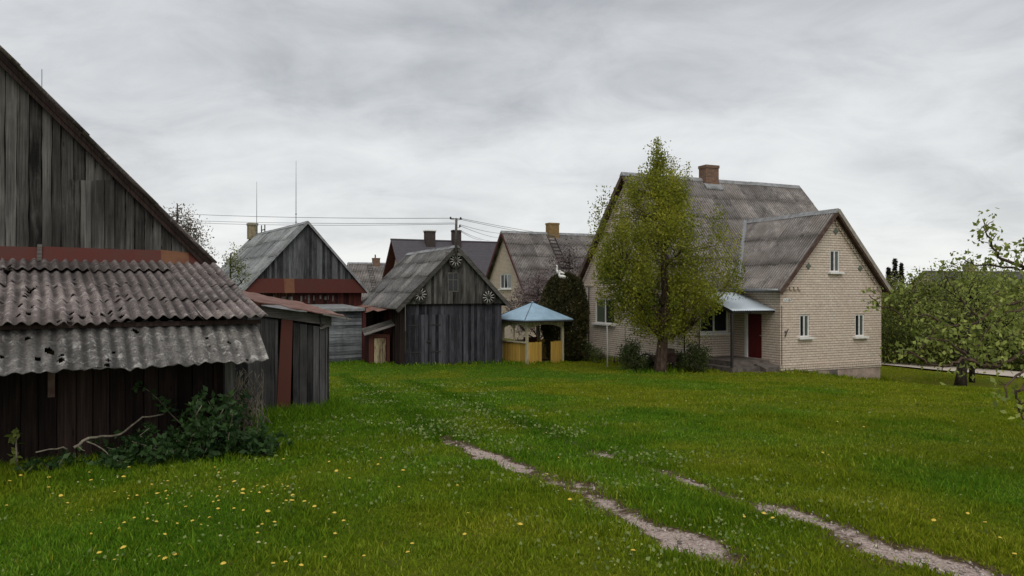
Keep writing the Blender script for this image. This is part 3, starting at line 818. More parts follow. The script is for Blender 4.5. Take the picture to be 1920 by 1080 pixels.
mb = boards(MB(), fr.right(-0.34), -2.72, 0.0, lambda p: 1.75, lambda p: 3.6 + 0.2 * (p + 2.7), 0.17, 0.022, 0.01, 0.014, 0.02); mb.build('lean_to_side_wall', M['redwall'], bA)
po = MB(); po.box(-0.40, -0.28, -2.86, -2.745, -0.1, 1.62, 0.6); po.build('corner_post', M['barn'], bA)
ln = MB(); ln.box(-5.6, -.37, -2.71, -2.68, -.1, 1.6); ln.box(-8.2, -.25, .03, .06, -.1, 2.6); ln.build('inner_lining', M['brownwall'], bA)
po = MB(); x = fr.pf(96, -2.75); po.box(x - .03, x + .035, -2.79, -2.765, 0.95, 1.45, 0.9); po.build('wall_batten', M['brown'], bA)

# ================================================================== low board shed beside it
fr = Frame((-4.57, 13.2), UB, 1.7)
sh = fr.root('board_shed', 'low grey board shed with rusty sheet roof and red brown post beside the big barn', 'shed')
zr = lambda p: 3.80 - 0.175 * p
pr0, pr1 = fr.pf(519), fr.pf(547)
mb = boards(MB(), fr.front(0.0), -1.0, pr0 + .02, lambda p: 1.62, lambda p: zr(p) - 0.26, 0.2, 0.022, 0.006, 0.008, 0.03, 6, 0.004)
mb.build('front_wall', M['shed'], sh)
dr = empty_d = boards(MB(), fr.front(-0.02), pr1 + 0.01, fr.pf(613), lambda p: 1.64, lambda p: zr(p) - 0.27, 0.135, 0.022, 0.012, 0.006, 0.03, 7, 0.004).build('door', M['shed'], sh)
hg = MB(); x = fr.pf(602); z = fr.zf(602, 612)
hg.bar((x - .05, -.07, z - 1.7 - .03), (x + .12, -.07, z - 1.7 + .02), .02, .05, .9); hg.bar((x - .06, -.065, z - 1.7 + .2), (x - .02, -.065, z - 1.7 - .0), .05, .03, .1); hg.build('hinge', M['beam'], dr)
ps = MB(); ps.hexa([(pr0 - .03, -.075, 0), (pr1 - .05, -.075, 0), (pr1 - .05, -.04, 0), (pr0 - .03, -.04, 0), (pr0 + .07, -.075, zr(.3) - .22 - 1.7), (pr1, -.075, zr(.3) - .22 - 1.7), (pr1, -.04, zr(.3) - .22 - 1.7), (pr0 + .07, -.04, zr(.3) - .22 - 1.7)], .6)
ps.build('post', M['redpost'], sh)
bm_ = MB(); bm_.hexa([(-1.0, -.085, zr(-1) - .25 - 1.7), (1.36, -.085, zr(1.36) - .22 - 1.7), (1.36, .05, zr(1.36) - .22 - 1.7), (-1.0, .05, zr(-1) - .25 - 1.7),
                      (-1.0, -.085, zr(-1) - .06 - 1.7), (1.36, -.085, zr(1.36) - .05 - 1.7), (1.36, .05, zr(1.36) - .05 - 1.7), (-1.0, .05, zr(-1) - .06 - 1.7)], .5)
bm_.build('beam', M['beam'], sh)
mb = boards(MB(), fr.right(1.33), 0.02, 2.4, lambda p: 1.62, lambda p: zr(1.33) - 0.06 - .02, 0.18, 0.02, 0.006, 0.008); mb.build('side_wall', M['shed'], sh)
mb = boards(MB(), fr.back(2.4), -1.0, 1.33, lambda p: 1.62, lambda p: zr(p) - 0.06, 0.18, 0.02, 0.006, 0.008); mb.build('back_wall', M['shed'], sh)
rg = np.random.default_rng(9)
rv, rf, rt = [], [], []; nx, ny = 60, 26
for k, (a, c, lift) in enumerate(((-1.15, -0.1, 0.025), (-0.22, 0.75, 0.013), (0.65, 1.56, 0.0))):
    X, Y = np.meshgrid(np.linspace(a, c, nx), np.linspace(-0.28 + rg.uniform(-.04, .05), 2.5, ny))
    Z = 3.80 - 0.175 * X - 1.7 + lift + .085 * (Y + .28) + (fbm(X * 3.5, Y * 3.5, k, 3) - .5) * 0.07 - 0.03 * np.maximum(0, -Y - .1) * 3
    Y = Y + (Y < -.1) * (fbm(X * 6, X * 0 + k, 4, 3) - .5) * 0.12
    V = np.stack([X, Y, Z], -1).reshape(-1, 3); i = np.arange(nx * ny).reshape(ny, nx); o = sum(len(q) for q in rv)
    Fc = np.stack([i[:-1, :-1], i[:-1, 1:], i[1:, 1:], i[1:, :-1]], -1).reshape(-1, 4)
    rv += [V, V - [0, 0, .012]]; rf += [Fc + o, Fc[:, ::-1] + o + nx * ny]; rt += [np.full(2 * nx * ny, (0.7, 0.45, 0.6)[k])]
    for line in (i[0], i[-1], i[:, 0], i[:, -1]): rf.append(np.stack([line[:-1], line[1:], line[1:] + nx * ny, line[:-1] + nx * ny], 1) + o)
np_mesh('roof', np.concatenate(rv), np.concatenate(rf), M['rust'], sh, np.concatenate(rt), True)
gp = MB(); gp.hexa([(1.12, -.34, zr(1.12) - 1.7 - .05), (1.66, -.34, zr(1.66) - 1.7 - .06), (1.66, .6, zr(1.66) - 1.7 - .03), (1.12, .6, zr(1.12) - 1.7 - .03),
                    (1.12, -.34, zr(1.12) - 1.7 - .02), (1.66, -.34, zr(1.66) - 1.7 - .03), (1.66, .6, zr(1.66) - 1.7 + .0), (1.12, .6, zr(1.12) - 1.7 + .0)], .8)
gp.build('eave_board', M['beam'], sh)

# ================================================================== grey barn with the red band, behind
fr = Frame((-11.05, 40.0), UB, 0.2)
bB = fr.root('red_banded_barn', 'grey board barn with a red metal band across its gable and a pale grey roof', 'barn')
S = 1.10; AZ = 7.75
mb = boards(MB(), fr.front(0.2), -2.9, 2.9, lambda p: 4.55, lambda p: AZ - S * abs(p) - .1, 0.15, 0.03, 0.008, 0.012, 0.0, 2, 0.0); mb.build('gable_wall', M['barnfar'], bB)
b = MB(); b.add([(-3.2, .21, 4.0 - .2), (3.2, .21, 4.0 - .2), (0, .21, AZ - .2 - .2)], [(0, 1, 2)]); b.build('inner_lining', M['brownwall'], bB)
fl = MB(); zt, zb_ = 4.64, 3.90
xs = [-3.4, fr.pf(534), fr.pf(553), fr.pf(600), fr.pf(638), 3.4]
for i in range(5):
    a, c = xs[i], xs[i + 1]
    ct = lambda x, z: max(-(AZ - .12 - z) / S, min((AZ - .12 - z) / S, x))
    fl.hexa([fr.front(.2)(ct(a, zb_), .1, zb_), fr.front(.2)(ct(c, zb_), .1, zb_), fr.front(.2)(ct(c, zb_), .16, zb_ - .02), fr.front(.2)(ct(a, zb_), .16, zb_ - .02),
             fr.front(.2)(ct(a, zt), .05, zt), fr.front(.2)(ct(c, zt), .05, zt + .01), fr.front(.2)(ct(c, zt), .07, zt), fr.front(.2)(ct(a, zt), .07, zt)], random.uniform(.3, .7), 1 if i == 1 else 0)
fl.build('flashing', [M['flash'], M['rustpatch']], bB)
mb = boards(MB(), fr.front(0.35), -3.2, 3.2, lambda p: 0.0, lambda p: 3.95, 0.16, 0.03, 0.012, 0.015, 0.0); mb.build('front_wall', M['redwall'], bB)
for k in range(34):
    p = -3.1 + 6.2 * (k + random.random() * .8) / 34
    if random.random() < .5: mb = MB(); mpbox(mb, fr.front(.31), p, p + random.uniform(.04, .12), .02, .05, 3.30 + random.uniform(0, .25), 3.66 + random.uniform(0, .12), random.random()); mb.build('wall_batten', M['beam'], bB)
mb = boards(MB(), fr.left(-3.05), .35, 11.2, lambda p: 0.0, lambda p: AZ - S * 3.05, 0.2, 0.03, .01, .01); mb.build('side_wall', M['barnfar'], bB)
mb = boards(MB(), fr.right(3.05), .35, 11.2, lambda p: 0.0, lambda p: AZ - S * 3.05, 0.2, 0.03, .01, .01); mb.build('side_wall', M['barnfar'], bB)
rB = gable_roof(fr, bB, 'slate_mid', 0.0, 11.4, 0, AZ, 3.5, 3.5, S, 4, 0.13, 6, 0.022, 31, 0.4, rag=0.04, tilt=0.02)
rake_boards(fr, bB, 'ridge', -0.02, 0, AZ, 3.5, 3.5, S, 0.03, 0.12, 0.03)
chimney(rB[0], 'paleconc', -0.25, 10.7, 7.2, 8.05 + .2, 0.55, 0.55)
hk = MB()
for y in (8.6, 9.4): hk.tube([(0.0, y, AZ - .2 - .1), (0.0, y, AZ - .2 + .48)], 0.035, 6)
hk.bar((0, 8.6, AZ - .2 + .16), (0, 9.4, AZ - .2 + .16), .05, .05); hk.build('roof_bracket', M['darkmetal'], rB[0])

def rod(label, X, Y, z0, z1, r=0.022):
    b = MB(); b.tube([(0, 0, 0), (0, 0, (z1 - z0) * .6), (0, 0, z1 - z0)], [r, r * .85, r * .5], 6)
    for z in (0.15, 0.6): b.tube([(0, 0, z), (0, 0, z + .06)], r * 2.2, 6)
    o = b.build('lightning_rod', M['galv']); o.location = (X, Y, z0); tag(o, label, 'lightning rod', 'lightning rods on the barn roofs'); return o
w = fr.W(0, 2.1); rod('taller lightning rod near the front end of the red banded barn ridge', w[0], w[1], 7.7, 11.35)
w = fr.W(-0.1, 10.2); rod('shorter lightning rod beside the barn chimney', w[0], w[1], 7.65, 11.15)
rod('lightning rod tip rising behind the big barn roof slope', -19.1, 30.0, float(ground_z(-19.1, 30)), 13.0, 0.03)

# ================================================================== horizontal board annex
fr = Frame((-7.80, 38.3), UB, 0.2)
an = fr.root('board_annex', 'low annex of grey horizontal boards with a flat metal roof edge between shed and garage', 'shed')
mb = MB(); hboards(mb, fr.front(0), -4.2, 0, 0.1, 2.96, 0.16, 0.03, 0.015); mb.build('front_wall', M['hboards'], an)
mb = MB(); hboards(mb, fr.right(0.0), 0.03, 2.9, 0.1, 2.96, 0.16, 0.03, 0.015); mb.build('side_wall', M['brownwall'], an)
mb = MB(); mb.box(0.035, 0.22, -0.08, 0.12, -0.2, 2.9, .5); mb.build('corner_post', M['darkred'], an)
b = MB(); b.hexa([(-4.3, -.2, 2.76), (.12, -.2, 2.76), (.12, 3.0, 2.98), (-4.3, 3.0, 2.98), (-4.3, -.2, 2.9), (.12, -.2, 2.9), (.12, 3.0, 3.06), (-4.3, 3.0, 3.06)], .6); b.build('roof', M['ridge'], an)

# ================================================================== dark garage with the wagon wheels
fr = Frame((-5.12, 35.5), UH, 0.3)
gD = fr.root('board_garage', 'dark board garage with three wagon wheels on its gable and grey slate roof', 'garage')
S = 1.03; AP = 2.5; AZ = 6.22; Y0 = -0.38
topg = lambda p: AZ - S * abs(p - AP) - .08
mb = boards(MB(), fr.front(0.0), 0, 5.0, lambda p: 0.15, lambda p: 3.36, 0.13, 0.028, 0.007, 0.012, 0.03, 4, 0.004); mb.build('front_wall', M['garage'], gD)
wx0, wx1 = fr.pf(839, -.12), fr.pf(859, -.12); wz0, wz1 = fr.zf(849, 547, -.12), fr.zf(849, 511, -.12)
g = MB()
boards(g, fr.front(-0.12), -.12, wx0, lambda p: 3.36, topg, 0.14, 0.028, 0.007, 0.012, 0.0, 3, 0.003)
boards(g, fr.front(-0.12), wx0, wx1, lambda p: 3.36, lambda p: wz0, 0.14, 0.028, 0.007, 0.012, 0.0, 2, 0.003)
boards(g, fr.front(-0.12), wx0, wx1, lambda p: wz1, topg, 0.14, 0.028, 0.007, 0.012, 0.0, 2, 0.003)
boards(g, fr.front(-0.12), wx1, 5.12, lambda p: 3.36, topg, 0.14, 0.028, 0.007, 0.012, 0.0, 3, 0.003)
g.build('gable_wall', M['barn'], gD)
window(gD, fr.front(-.12), (wx0, wx1, wz0, wz1), 2, -0.02, 0.045, False, ('glass', 'glass'), 0.62, 'beam')
b = MB(); b.hexa([(-.1, -.13, 3.02), (5.1, -.13, 3.02), (5.1, .0, 3.02), (-.1, .0, 3.02), (-.1, -.13, 3.06), (5.1, -.13, 3.06), (5.1, .0, 3.06), (-.1, .0, 3.06)], .2); b.build('soffit', M['brownwall'], gD)
b = MB(); b.box(.02, 4.98, .03, .06, 0, 3.1); b.build('inner_lining', M['brownwall'], gD)
zd = fr.zf(800, 590)
for a, c in ((fr.pf(764), fr.pf(803)), (fr.pf(803.5), fr.pf(843))):
    d = boards(MB(), fr.front(-0.045), a + .02, c - .02, lambda p: 0.32, lambda p: zd, 0.15, 0.025, 0.01, 0.008, 0.03, 4, 0.003).build('door', M['garage'], gD)
    for z in (.7, 2.0): h = MB(); h.box(a + .05, a + .6, -.092, -.083, z, z + .06); h.build('hinge', M['darkmetal'], d)
h = MB(); h.box(fr.pf(803) - .12, fr.pf(803) + .1, -.11, -.085, 1.2, 1.27); h.build('latch', M['darkmetal'], gD)
b = MB(); a0, a1 = fr.pf(836, -.35), fr.pf(874, -.35); z = fr.zf(855, 476, -.35); b.bar((a0, -.33, z - .3), (a1, -.33, z - .3 - .02), 0.06, 0.15, .8); b.build('apex_board', M['beam'], gD)
gr_ = gable_roof(fr, gD, 'slate_gar', Y0, 8.5, AP, AZ, 3.02, 2.86, S, 4, 0.13, 6, 0.022, 51, 0.4, rag=0.03, tilt=0.016)
rake_boards(fr, gD, 'beam', Y0 + .03, AP, AZ, 3.0, 2.84, S, 0.04, 0.17, 0.12)
sw = MB(); boards(sw, fr.left(0), 0.02, 2.6, lambda p: 0.15, lambda p: 3.5, 0.16, 0.025, 0.012, 0.02, 0.0); sw.build('side_wall', M['brownwall'], gD)
sw = MB(); boards(sw, fr.left(0.02), 2.6, 8.4, lambda p: 0.05, lambda p: 3.5, 0.22, 0.025, 0.012, 0.02, 0.0); sw.build('side_wall', M['redwall'], gD)
sw = MB(); boards(sw, fr.right(5.0), 0.02, 8.4, lambda p: 0.05, lambda p: 3.5, 0.16, 0.025, 0.012, 0.02, 0.0); sw.build('side_wall', M['garage'], gD)
ls = MB()
ls.hexa([(-1.15, 3.4, 2.55), (-.05, 3.2, 2.95), (-.05, 5.4, 2.98), (-1.05, 5.6, 2.68), (-1.15, 3.4, 2.57), (-.05, 3.2, 2.97), (-.05, 5.4, 3.0), (-1.05, 5.6, 2.70)], .7)
ls.hexa([(-.95, 1.6, 2.66), (-.15, 1.7, 2.84), (-.1, 3.5, 2.88), (-.8, 3.3, 2.70), (-.95, 1.6, 2.675), (-.15, 1.7, 2.855), (-.1, 3.5, 2.895), (-.8, 3.3, 2.715)], .9)
ls.hexa([(-1.45, 5.2, 2.66), (-.5, 5.0, 2.86), (-.4, 7.9, 2.9), (-1.3, 8.0, 2.70), (-1.45, 5.2, 2.675), (-.5, 5.0, 2.875), (-.4, 7.9, 2.915), (-1.3, 8.0, 2.715)], .8)
ls.build('loose_sheet', M['rust'], gD)

def wagon_wheel(c, rz, label, r=0.34, n=11, spin=0.1):
    o = empty('wagon_wheel', c, rz, label, 'wagon wheel', 'wagon wheels on the garage gable')
    rim = MB(); k = 28
    pts = [(r * math.cos(2 * math.pi * i / k), 0, r * math.sin(2 * math.pi * i / k)) for i in range(k + 1)]
    for a, b in zip(pts[:-1], pts[1:]): rim.bar(a, b, 0.06, 0.055, .5, 0, (0, 1, 0))
    rim.build('rim', M['wheelrim'], o)
    h = MB(); h.tube([(0, .06, 0), (0, -.02, 0), (0, -.09, 0), (0, -.12, 0)], [.085, .09, .075, .04], 12); h.build('hub', M['wheelrim'], o)
    for i in range(n):
        a = 2 * math.pi * i / n + spin; s = MB()
        s.tube([(.08 * math.cos(a), -.02, .08 * math.sin(a)), (.2 * math.cos(a), -.02, .2 * math.sin(a)), ((r - .03) * math.cos(a), -.02, (r - .03) * math.sin(a))], [.016, .026, .024], 6, .6)
        s.build('spoke', M['spoke'], o)
    return o
for (x, y, lb, dd) in ((787, 552, 'spoked wagon wheel with white spokes hung at the lower left corner of the garage gable', -.2),
                       (915, 557, 'spoked wagon wheel with white spokes hung at the lower right corner of the garage gable', -.2),
                       (853.5, 488, 'spoked wagon wheel hung under the apex board of the garage gable', -.2)):
    p = fr.pf(x, dd); w = fr.W(p, dd - .06); wagon_wheel((w[0], w[1], fr.zf(x, y, dd)), fr.rz, lb, spin=random.random())

# power pole on the apex
w = fr.W(fr.pf(855, -.45), -.45); zt = 4 + 136 / F * w[1]
pp = empty('power_pole', (w[0], w[1], 5.75), fr.rz, 'short dark power pole with insulators fixed to the garage apex', 'power pole')
b = MB(); b.tube([(0, 0, 0), (0.0, 0, 1.0), (.02, 0, zt - 5.75)], [.07, .072, .06], 8, .4); b.build('post', M['beam'], pp)
b = MB(); b.bar((-.3, 0, zt - 5.75 - .03), (.32, 0, zt - 5.75 - .03), .03, .03); b.build('crossarm', M['darkmetal'], pp)
for (x, z) in ((.24, .0), (.2, -.38), (.22, -.68), (-.28, .0)):
    b = MB(); b.bar((.03, 0, zt - 5.75 + z - .1), (x, 0, zt - 5.75 + z - .06), .02, .02); b.tube([(x, 0, zt - 5.75 + z - .06), (x, 0, zt - 5.75 + z - .01), (x, 0, zt - 5.75 + z + .06)], [.03, .055, .03], 8); b.build('insulator', M['darkmetal'], pp)
b = MB(); b.tube([(-.05, 0, zt - 5.75 - .7), (-.14, -.02, zt - 5.75 - .62), (-.24, -.03, zt - 5.75 - .64)], [.025, .06, .05], 8); b.build('lamp', M['darkmetal'], pp)
def wire(a, b, sag, label, r=0.011):
    a, b = Vector(a), Vector(b); pts = []
    for i in range(25):
        f = i / 24; p = a.lerp(b, f); p.z -= sag * 4 * f * (1 - f); pts.append(p - a)
    m = MB(); m.tube(pts, r, 5); o = m.build('power_line', M['galv']); o.location = a
    tag(o, label, 'power line', 'power lines from the garage pole'); return o
dw = w[1]
wire(P(851, 409, dw), P(150, 389, 58), .25, 'topmost power line running left from the pole above the red banded barn', 0.014)
wire(P(852, 418, dw), P(150, 402, 58), .25, 'upper of the two close power lines running left from the pole', 0.012)
wire(P(853, 420, dw), P(150, 405, 58), .3, 'lower of the two close power lines running left from the pole', 0.012)
for (a, e, lb) in (((862, 409), (1105, 448, 66), 'highest power line running right from the pole over the grey neighbour roof'),
                   ((862, 411), (1105, 454, 66), 'second highest power line running right from the pole over the grey neighbour roof'),
                   ((862, 421), (952, 438, 66), 'power line from the pole ending at the neighbour house apex'),
                   ((862, 423), (938, 446, 72), 'power line from the pole falling to the tiled roof end'),
                   ((861, 431), (918, 451, 72), 'steep power line from the pole to the tiled roof ridge'),
                   ((861, 432), (903, 450, 72), 'lowest steepest power line from the pole to the tiled roof ridge')):
    wire(P(a[0], a[1], dw), P(*e), .12, lb, 0.012)

# little hutch against the garage side
X0 = (692 - CX) / F * 36.9
fr2 = Frame((X0, 36.9), UH, 0.28)
hu = fr2.root('low_hutch', 'small hutch with a peeling cream and red door under a slanted plank', 'hutch')
b = MB(); b.box(0.0, 1.05, 0.03, 1.0, 0, 1.5, .4); b.build('body', M['redwall'], hu)
mb = boards(MB(), fr2.front(0), 0.24, .86, lambda p: 0.3, lambda p: 1.62, 0.2, 0.03, 0.02, 0.01, 0.02, 3, .004); mb.build('door', M['peel'], hu)
b = MB(); b.box(.0, .1, -.035, .02, 0, 1.52, .5); b.box(.105, .2, -.03, .02, 0, 1.5, .8); b.box(.89, 1.05, -.035, .02, 0, 1.52, .6); b.box(.2, .89, -.04, .02, 1.37, 1.53, .5); b.build('frame', M['redpost'], hu)
b = MB()
for k in range(3):
    y = -.32 + k * .24
    b.hexa([(-.3, y, 1.49 + k * .1), (1.38, y + .02, 2.0 + k * .1), (1.42, y + .23, 2.09 + k * .1), (-.3, y + .22, 1.58 + k * .1), (-.3, y, 1.52 + k * .1), (1.38, y + .02, 2.03 + k * .1), (1.42, y + .23, 2.12 + k * .1), (-.3, y + .22, 1.61 + k * .1)], random.random())
b.build('plank_roof', M['beam'], hu)

# ================================================================== garden gazebo
fr = Frame((0.747, 37.0), UB, 0.3)
gz = fr.root('garden_gazebo', 'small yellow board gazebo with a pale blue pyramid metal roof', 'gazebo')
L = 2.22; ZE = 2.55 - .3; ZA = 3.40 - .3
b = MB(); o = .40; cx = L / 2
cs = [(-o, -o), (L + o, -o), (L + o, L + o), (-o, L + o)]
b.add([(x, y, ZE) for x, y in cs] + [(cx, cx, ZA)], [(0, 1, 4), (1, 2, 4), (2, 3, 4), (3, 0, 4)], .5)
b.add([(x, y, ZE - .05) for x, y in cs] + [(x, y, ZE - .002) for x, y in cs], [(0, 3, 2, 1), (0, 1, 5, 4), (1, 2, 6, 5), (2, 3, 7, 6), (3, 0, 4, 7)], .5)
ro = b.build('roof', M['gazroof'], gz)
b = MB()
for (x, y) in cs: b = MB(); b.bar((x, y, ZE + .012), (cx, cx, ZA + .012), .022, .022); b.build('roof_seam', M['darkmetal'], ro)
b = MB(); b.tube([(cx, cx, ZA - .02), (cx, cx, ZA + .05)], [.09, .02], 8); b.build('roof_cap', M['gazroof'], ro)
fa = MB()
for (a, c) in ((cs[0], cs[1]), (cs[1], cs[2]), (cs[2], cs[3]), (cs[3], cs[0])): fa.bar((a[0], a[1], ZE - .09), (c[0], c[1], ZE - .09), .03, .075)
fa.build('fascia', M['darkmetal'], ro)
for (x, y) in ((0, 0), (L, 0), (L, L), (0, L)):
    p = MB(); p.box(x - .06, x + .06, y - .06, y + .06, 0, ZE - .05, .5); p.build('post', M['oldyellow'], gz)
p = MB(); p.box(-.03, .03, L * .52 - .03, L * .52 + .03, 1.15, ZE - .1, .5); p.build('post', M['oldyellow'], gz)
HW = 1.10
def gz_wall(mp, a, c, h, mat):
    mb = boards(MB(), mp, a, c, lambda p: .28, lambda p: .3 + h + random.uniform(-.02, .02), .11, .02, .006, .006, .03); return mb.build('side_panel', M[mat], gz)
gz_wall(fr.front(-.02), .06, fr.pf(1014.5), HW, 'yellow'); gz_wall(fr.front(-.02), fr.pf(1032), L + .03, HW, 'yellow')
gz_wall(fr.left(-.02), .0, L, HW - .06, 'yellow'); gz_wall(fr.right(L - .02), .06, L, HW, 'yellow'); gz_wall(fr.back(L - .02), .06, L, HW, 'oldyellow')
rl = MB(); rl.bar((-.06, -.02, HW), (-.06, L + .05, HW), .12, .07, .7); rl.build('rail', M['oldyellow'], gz)
for nm, mp in (('f', fr.front(.0)), ('l', fr.left(.0)), ('b', fr.back(L)), ('r', fr.right(L))):
    v = MB(); k = 0; p = .07
    while p < L - .06:
        f = (p / L - .5) * 2 if nm in 'fb' else (((p / (L * .52)) % 1) - .5) * 2
        dp = .13 + .26 * abs(f) ** 2.2
        mpbox(v, mp, p, p + .085, .03, .05, ZE + .3 - .14 - dp, ZE + .3 - .14, random.random()); p += .1
    v.build('valance', M['oldyellow'], gz)
fl = MB(); fl.box(.0, L, .0, L, .0, .06); fl.build('floor', M['brownwall'], gz)
tb = empty('garden_table', (*fr.W(1.05, 1.15), .36), fr.rz, 'brown wooden table standing inside the yellow gazebo', 'table')
b = MB(); b.box(-.55, .55, -.35, .35, .70, .75); b.build('tabletop', M['beam'], tb)
for x in (-.45, .45):
    for y in (-.28, .28): b = MB(); b.box(x - .04, x + .04, y - .04, y + .04, 0, .70); b.build('leg', M['beam'], tb)
bn = empty('garden_bench', (*fr.W(1.7, 1.9), .36), fr.rz, 'brown bench with a slanted back inside the yellow gazebo behind the table', 'bench')
b = MB(); b.box(-.45, .4, -.2, .15, .42, .47); b.build('seat', M['beam'], bn)
b = MB(); b.hexa([(-.45, .13, .6), (.4, .13, .6), (.4, .17, .6), (-.45, .17, .6), (-.45, .22, 1.15), (.4, .22, 1.15), (.4, .26, 1.15), (-.45, .26, 1.15)]); b.build('backrest', M['redpost'], bn)
for x in (-.4, .35):
    for y in (-.16, .1): b = MB(); b.box(x - .03, x + .03, y - .03, y + .03, 0, .42); b.build('leg', M['beam'], bn)
# ================================================================== cream brick house
fr = Frame((7.85, 33.69), UH, 0.3)
h1 = fr.root('brick_house', 'cream brick house with a front gable wing, red door and steep grey slate roofs', 'house')
AL, BW = 11.3, 9.45; MA = BW / 2; AZ = 10.03; S = 1.12
W0, W1, WB = 2.75, 8.88, -3.07; WM = (W0 + W1) / 2; WZ = 7.62; WS = 1.09
ZF = 0.56
topm = lambda p: AZ - S * abs(p - MA) - .12
# left gable wall
L = fr.left(0)
def gl(x0, x1, y0, y1): 
    a, b = sorted((fr.pl(x0), fr.pl(x1))); return (a, b, fr.zl((x0 + x1) / 2, y1), fr.zl((x0 + x1) / 2, y0))
w1 = (fr.pl(1152), fr.pl(1116), fr.zl(1130, 606.5), fr.zl(1128, 560))
w2 = (fr.pl(1234.5), fr.pl(1199), fr.zl(1222, 615), fr.zl(1222, 561))
mb = MB(); wall_panel(mb, L, 0, BW, ZF - .1, topm, [w1, w2], [MA]); 
Fm = fr.front(0)
w3 = (fr.pf(1312), fr.pf(1366), fr.zf(1340, 624), fr.zf(1340, 572))
wall_panel(mb, Fm, 0, W0, ZF - .1, lambda p: 4.75, [w3])
wall_panel(mb, Fm, W1, AL, ZF - .1, lambda p: 4.75)
Rm = fr.right(AL); wall_panel(mb, Rm, 0, BW, ZF - .1, topm, [], [MA]); wall_panel(mb, fr.back(BW), 0, AL, ZF - .1, lambda p: 4.75)
# wing walls
Wf = fr.front(WB); topw = lambda p: WZ - WS * abs(p - WM) - .12
def wf(x0, x1, y0, y1):
    return (fr.pf(x0, WB), fr.pf(x1, WB), fr.zf((x0 + x1) / 2, y1, WB), fr.zf((x0 + x1) / 2, y0, WB))
wa, wb_, wc = wf(1499.5, 1517.5, 590, 632), wf(1603.5, 1620.5, 589, 630.5), wf(1556.5, 1574.5, 469, 510)
wall_panel(mb, Wf, W0, W1, ZF - .1, topw, [wa, wb_, wc], [WM])
Wl = fr.left(W0)
dl = (fr.pl(1428, W0), fr.pl(1396.5, W0), fr.zl(1412, 670.5, W0), fr.zl(1412, 588, W0))
wall_panel(mb, Wl, WB, 0, ZF - .1, lambda p: 4.2, [dl])
wall_panel(mb, fr.right(W1), WB, 0, ZF - .1, lambda p: 4.2)
mb.build('wall', M['brick'], h1)
# plinth, slightly set back under a projecting soldier course
pl = MB()
pl.box(.03, AL - .03, .03, BW - .03, -1.5, ZF - .1 - .3)
bz0, bz1 = fr.zf(1564, 708, WB), fr.zf(1564, 691, WB); bp0, bp1 = fr.pf(1556, WB), fr.pf(1571, WB)
pl.box(W0 + .03, W1 - .03, WB + .03, .02, -1.5, ZF - .1 - .3)
plo = pl.build('plinth', M['plinth'], h1)
v = MB(); mpbox(v, fr.front(WB + .03), bp0, bp1, .0, .015, bz0, bz1); v.build('basement_hatch', M['stone'], plo)
cr = MB()
def course(mp, a, c, z, step=.25, w=.12, h=.13, d=.03, off=.002):
    cr = MB(); x = a
    while x < c - .05: mpbox(cr, mp, x, x + w, off, d, z, z + h, random.random()); x += step
    cr.build('cornice', M['brick'], h1)
course(Wf, W0 + .02, W1, ZF - .02, .132, .118, .24, .035); course(L, 0, BW, ZF - .02, .132, .118, .2, .035); course(Fm, 0, W0, ZF - .02, .132, .118, .2, .035)
def rake_course(mp, ap, az, s, half, off_z, step=.27):
    n = math.hypot(1, s); k = .3; cr = MB()
    while k < half * n - .1:
        for sg in (-1, 1):
            p = ap + sg * k / n; z = az - s * k / n - off_z
            dx, dz = .085 / n * 1.0, s * .085 / n
            cr.hexa([mp(p - sg * dx, .002, z + dz - .10), mp(p + sg * dx, .002, z - dz - .10), mp(p + sg * dx, .075, z - dz - .10), mp(p - sg * dx, .075, z + dz - .10),
                     mp(p - sg * dx, .002, z + dz + .05), mp(p + sg * dx, .002, z - dz + .05), mp(p + sg * dx, .075, z - dz + .05), mp(p - sg * dx, .075, z + dz + .05)], random.random())
        k += step
    cr.build('cornice', M['brick'], h1)
rake_course(Wf, WM, WZ, WS, 3.06, .36); rake_course(L, MA, AZ, S, 4.7, .36)
for (mp, a, c) in ((Wf, W0 + .02, W0 + 1.2), (Wf, W1 - 1.0, W1 - .02)):
    course(mp, a, c, 4.02, .24, .17, .13, .06)
    cr = MB(); mpbox(cr, mp, a, c, .002, .05, 4.16, 4.24); cr.build('cornice', M['brick'], h1)
course(Wl, WB + .02, -.02, 3.93, .24, .17, .13, .06); course(L, BW - 1.2, BW, 4.25, .24, .17, .13, .06)
for o in (w1, w2): window(h1, L, o, 2, -.1, .065)
window(h1, Fm, w3, 2, -.1, .085, True, ('glass', 'glass'))
for o in (wa, wb_): window(h1, Wf, o, 2, -.09, .06)
window(h1, Wf, wc, 2, -.09, .06)
# lintel shades over the wing windows
d_ = MB(); mpbox(d_, Wl, dl[0] + .01, dl[1] - .16, -.09, -.05, dl[2] + .02, dl[3] - .02); 
for z in (.3, 1.1): mpbox(d_, Wl, dl[0] + .12, dl[1] - .28, -.05, -.042, dl[2] + z, dl[2] + z + .6)
do = d_.build('door', M['door'], h1)
d_ = MB(); mpbox(d_, Wl, dl[0] + .05, dl[0] + .13, -.05, -.0, dl[2] + 1.0, dl[2] + 1.05); d_.build('handle', M['galv'], do)
d_ = MB(); mpbox(d_, Wl, dl[1] - .155, dl[1] - .005, -.1, .03, dl[2], dl[3]); d_.build('door_frame', M['white'], h1)
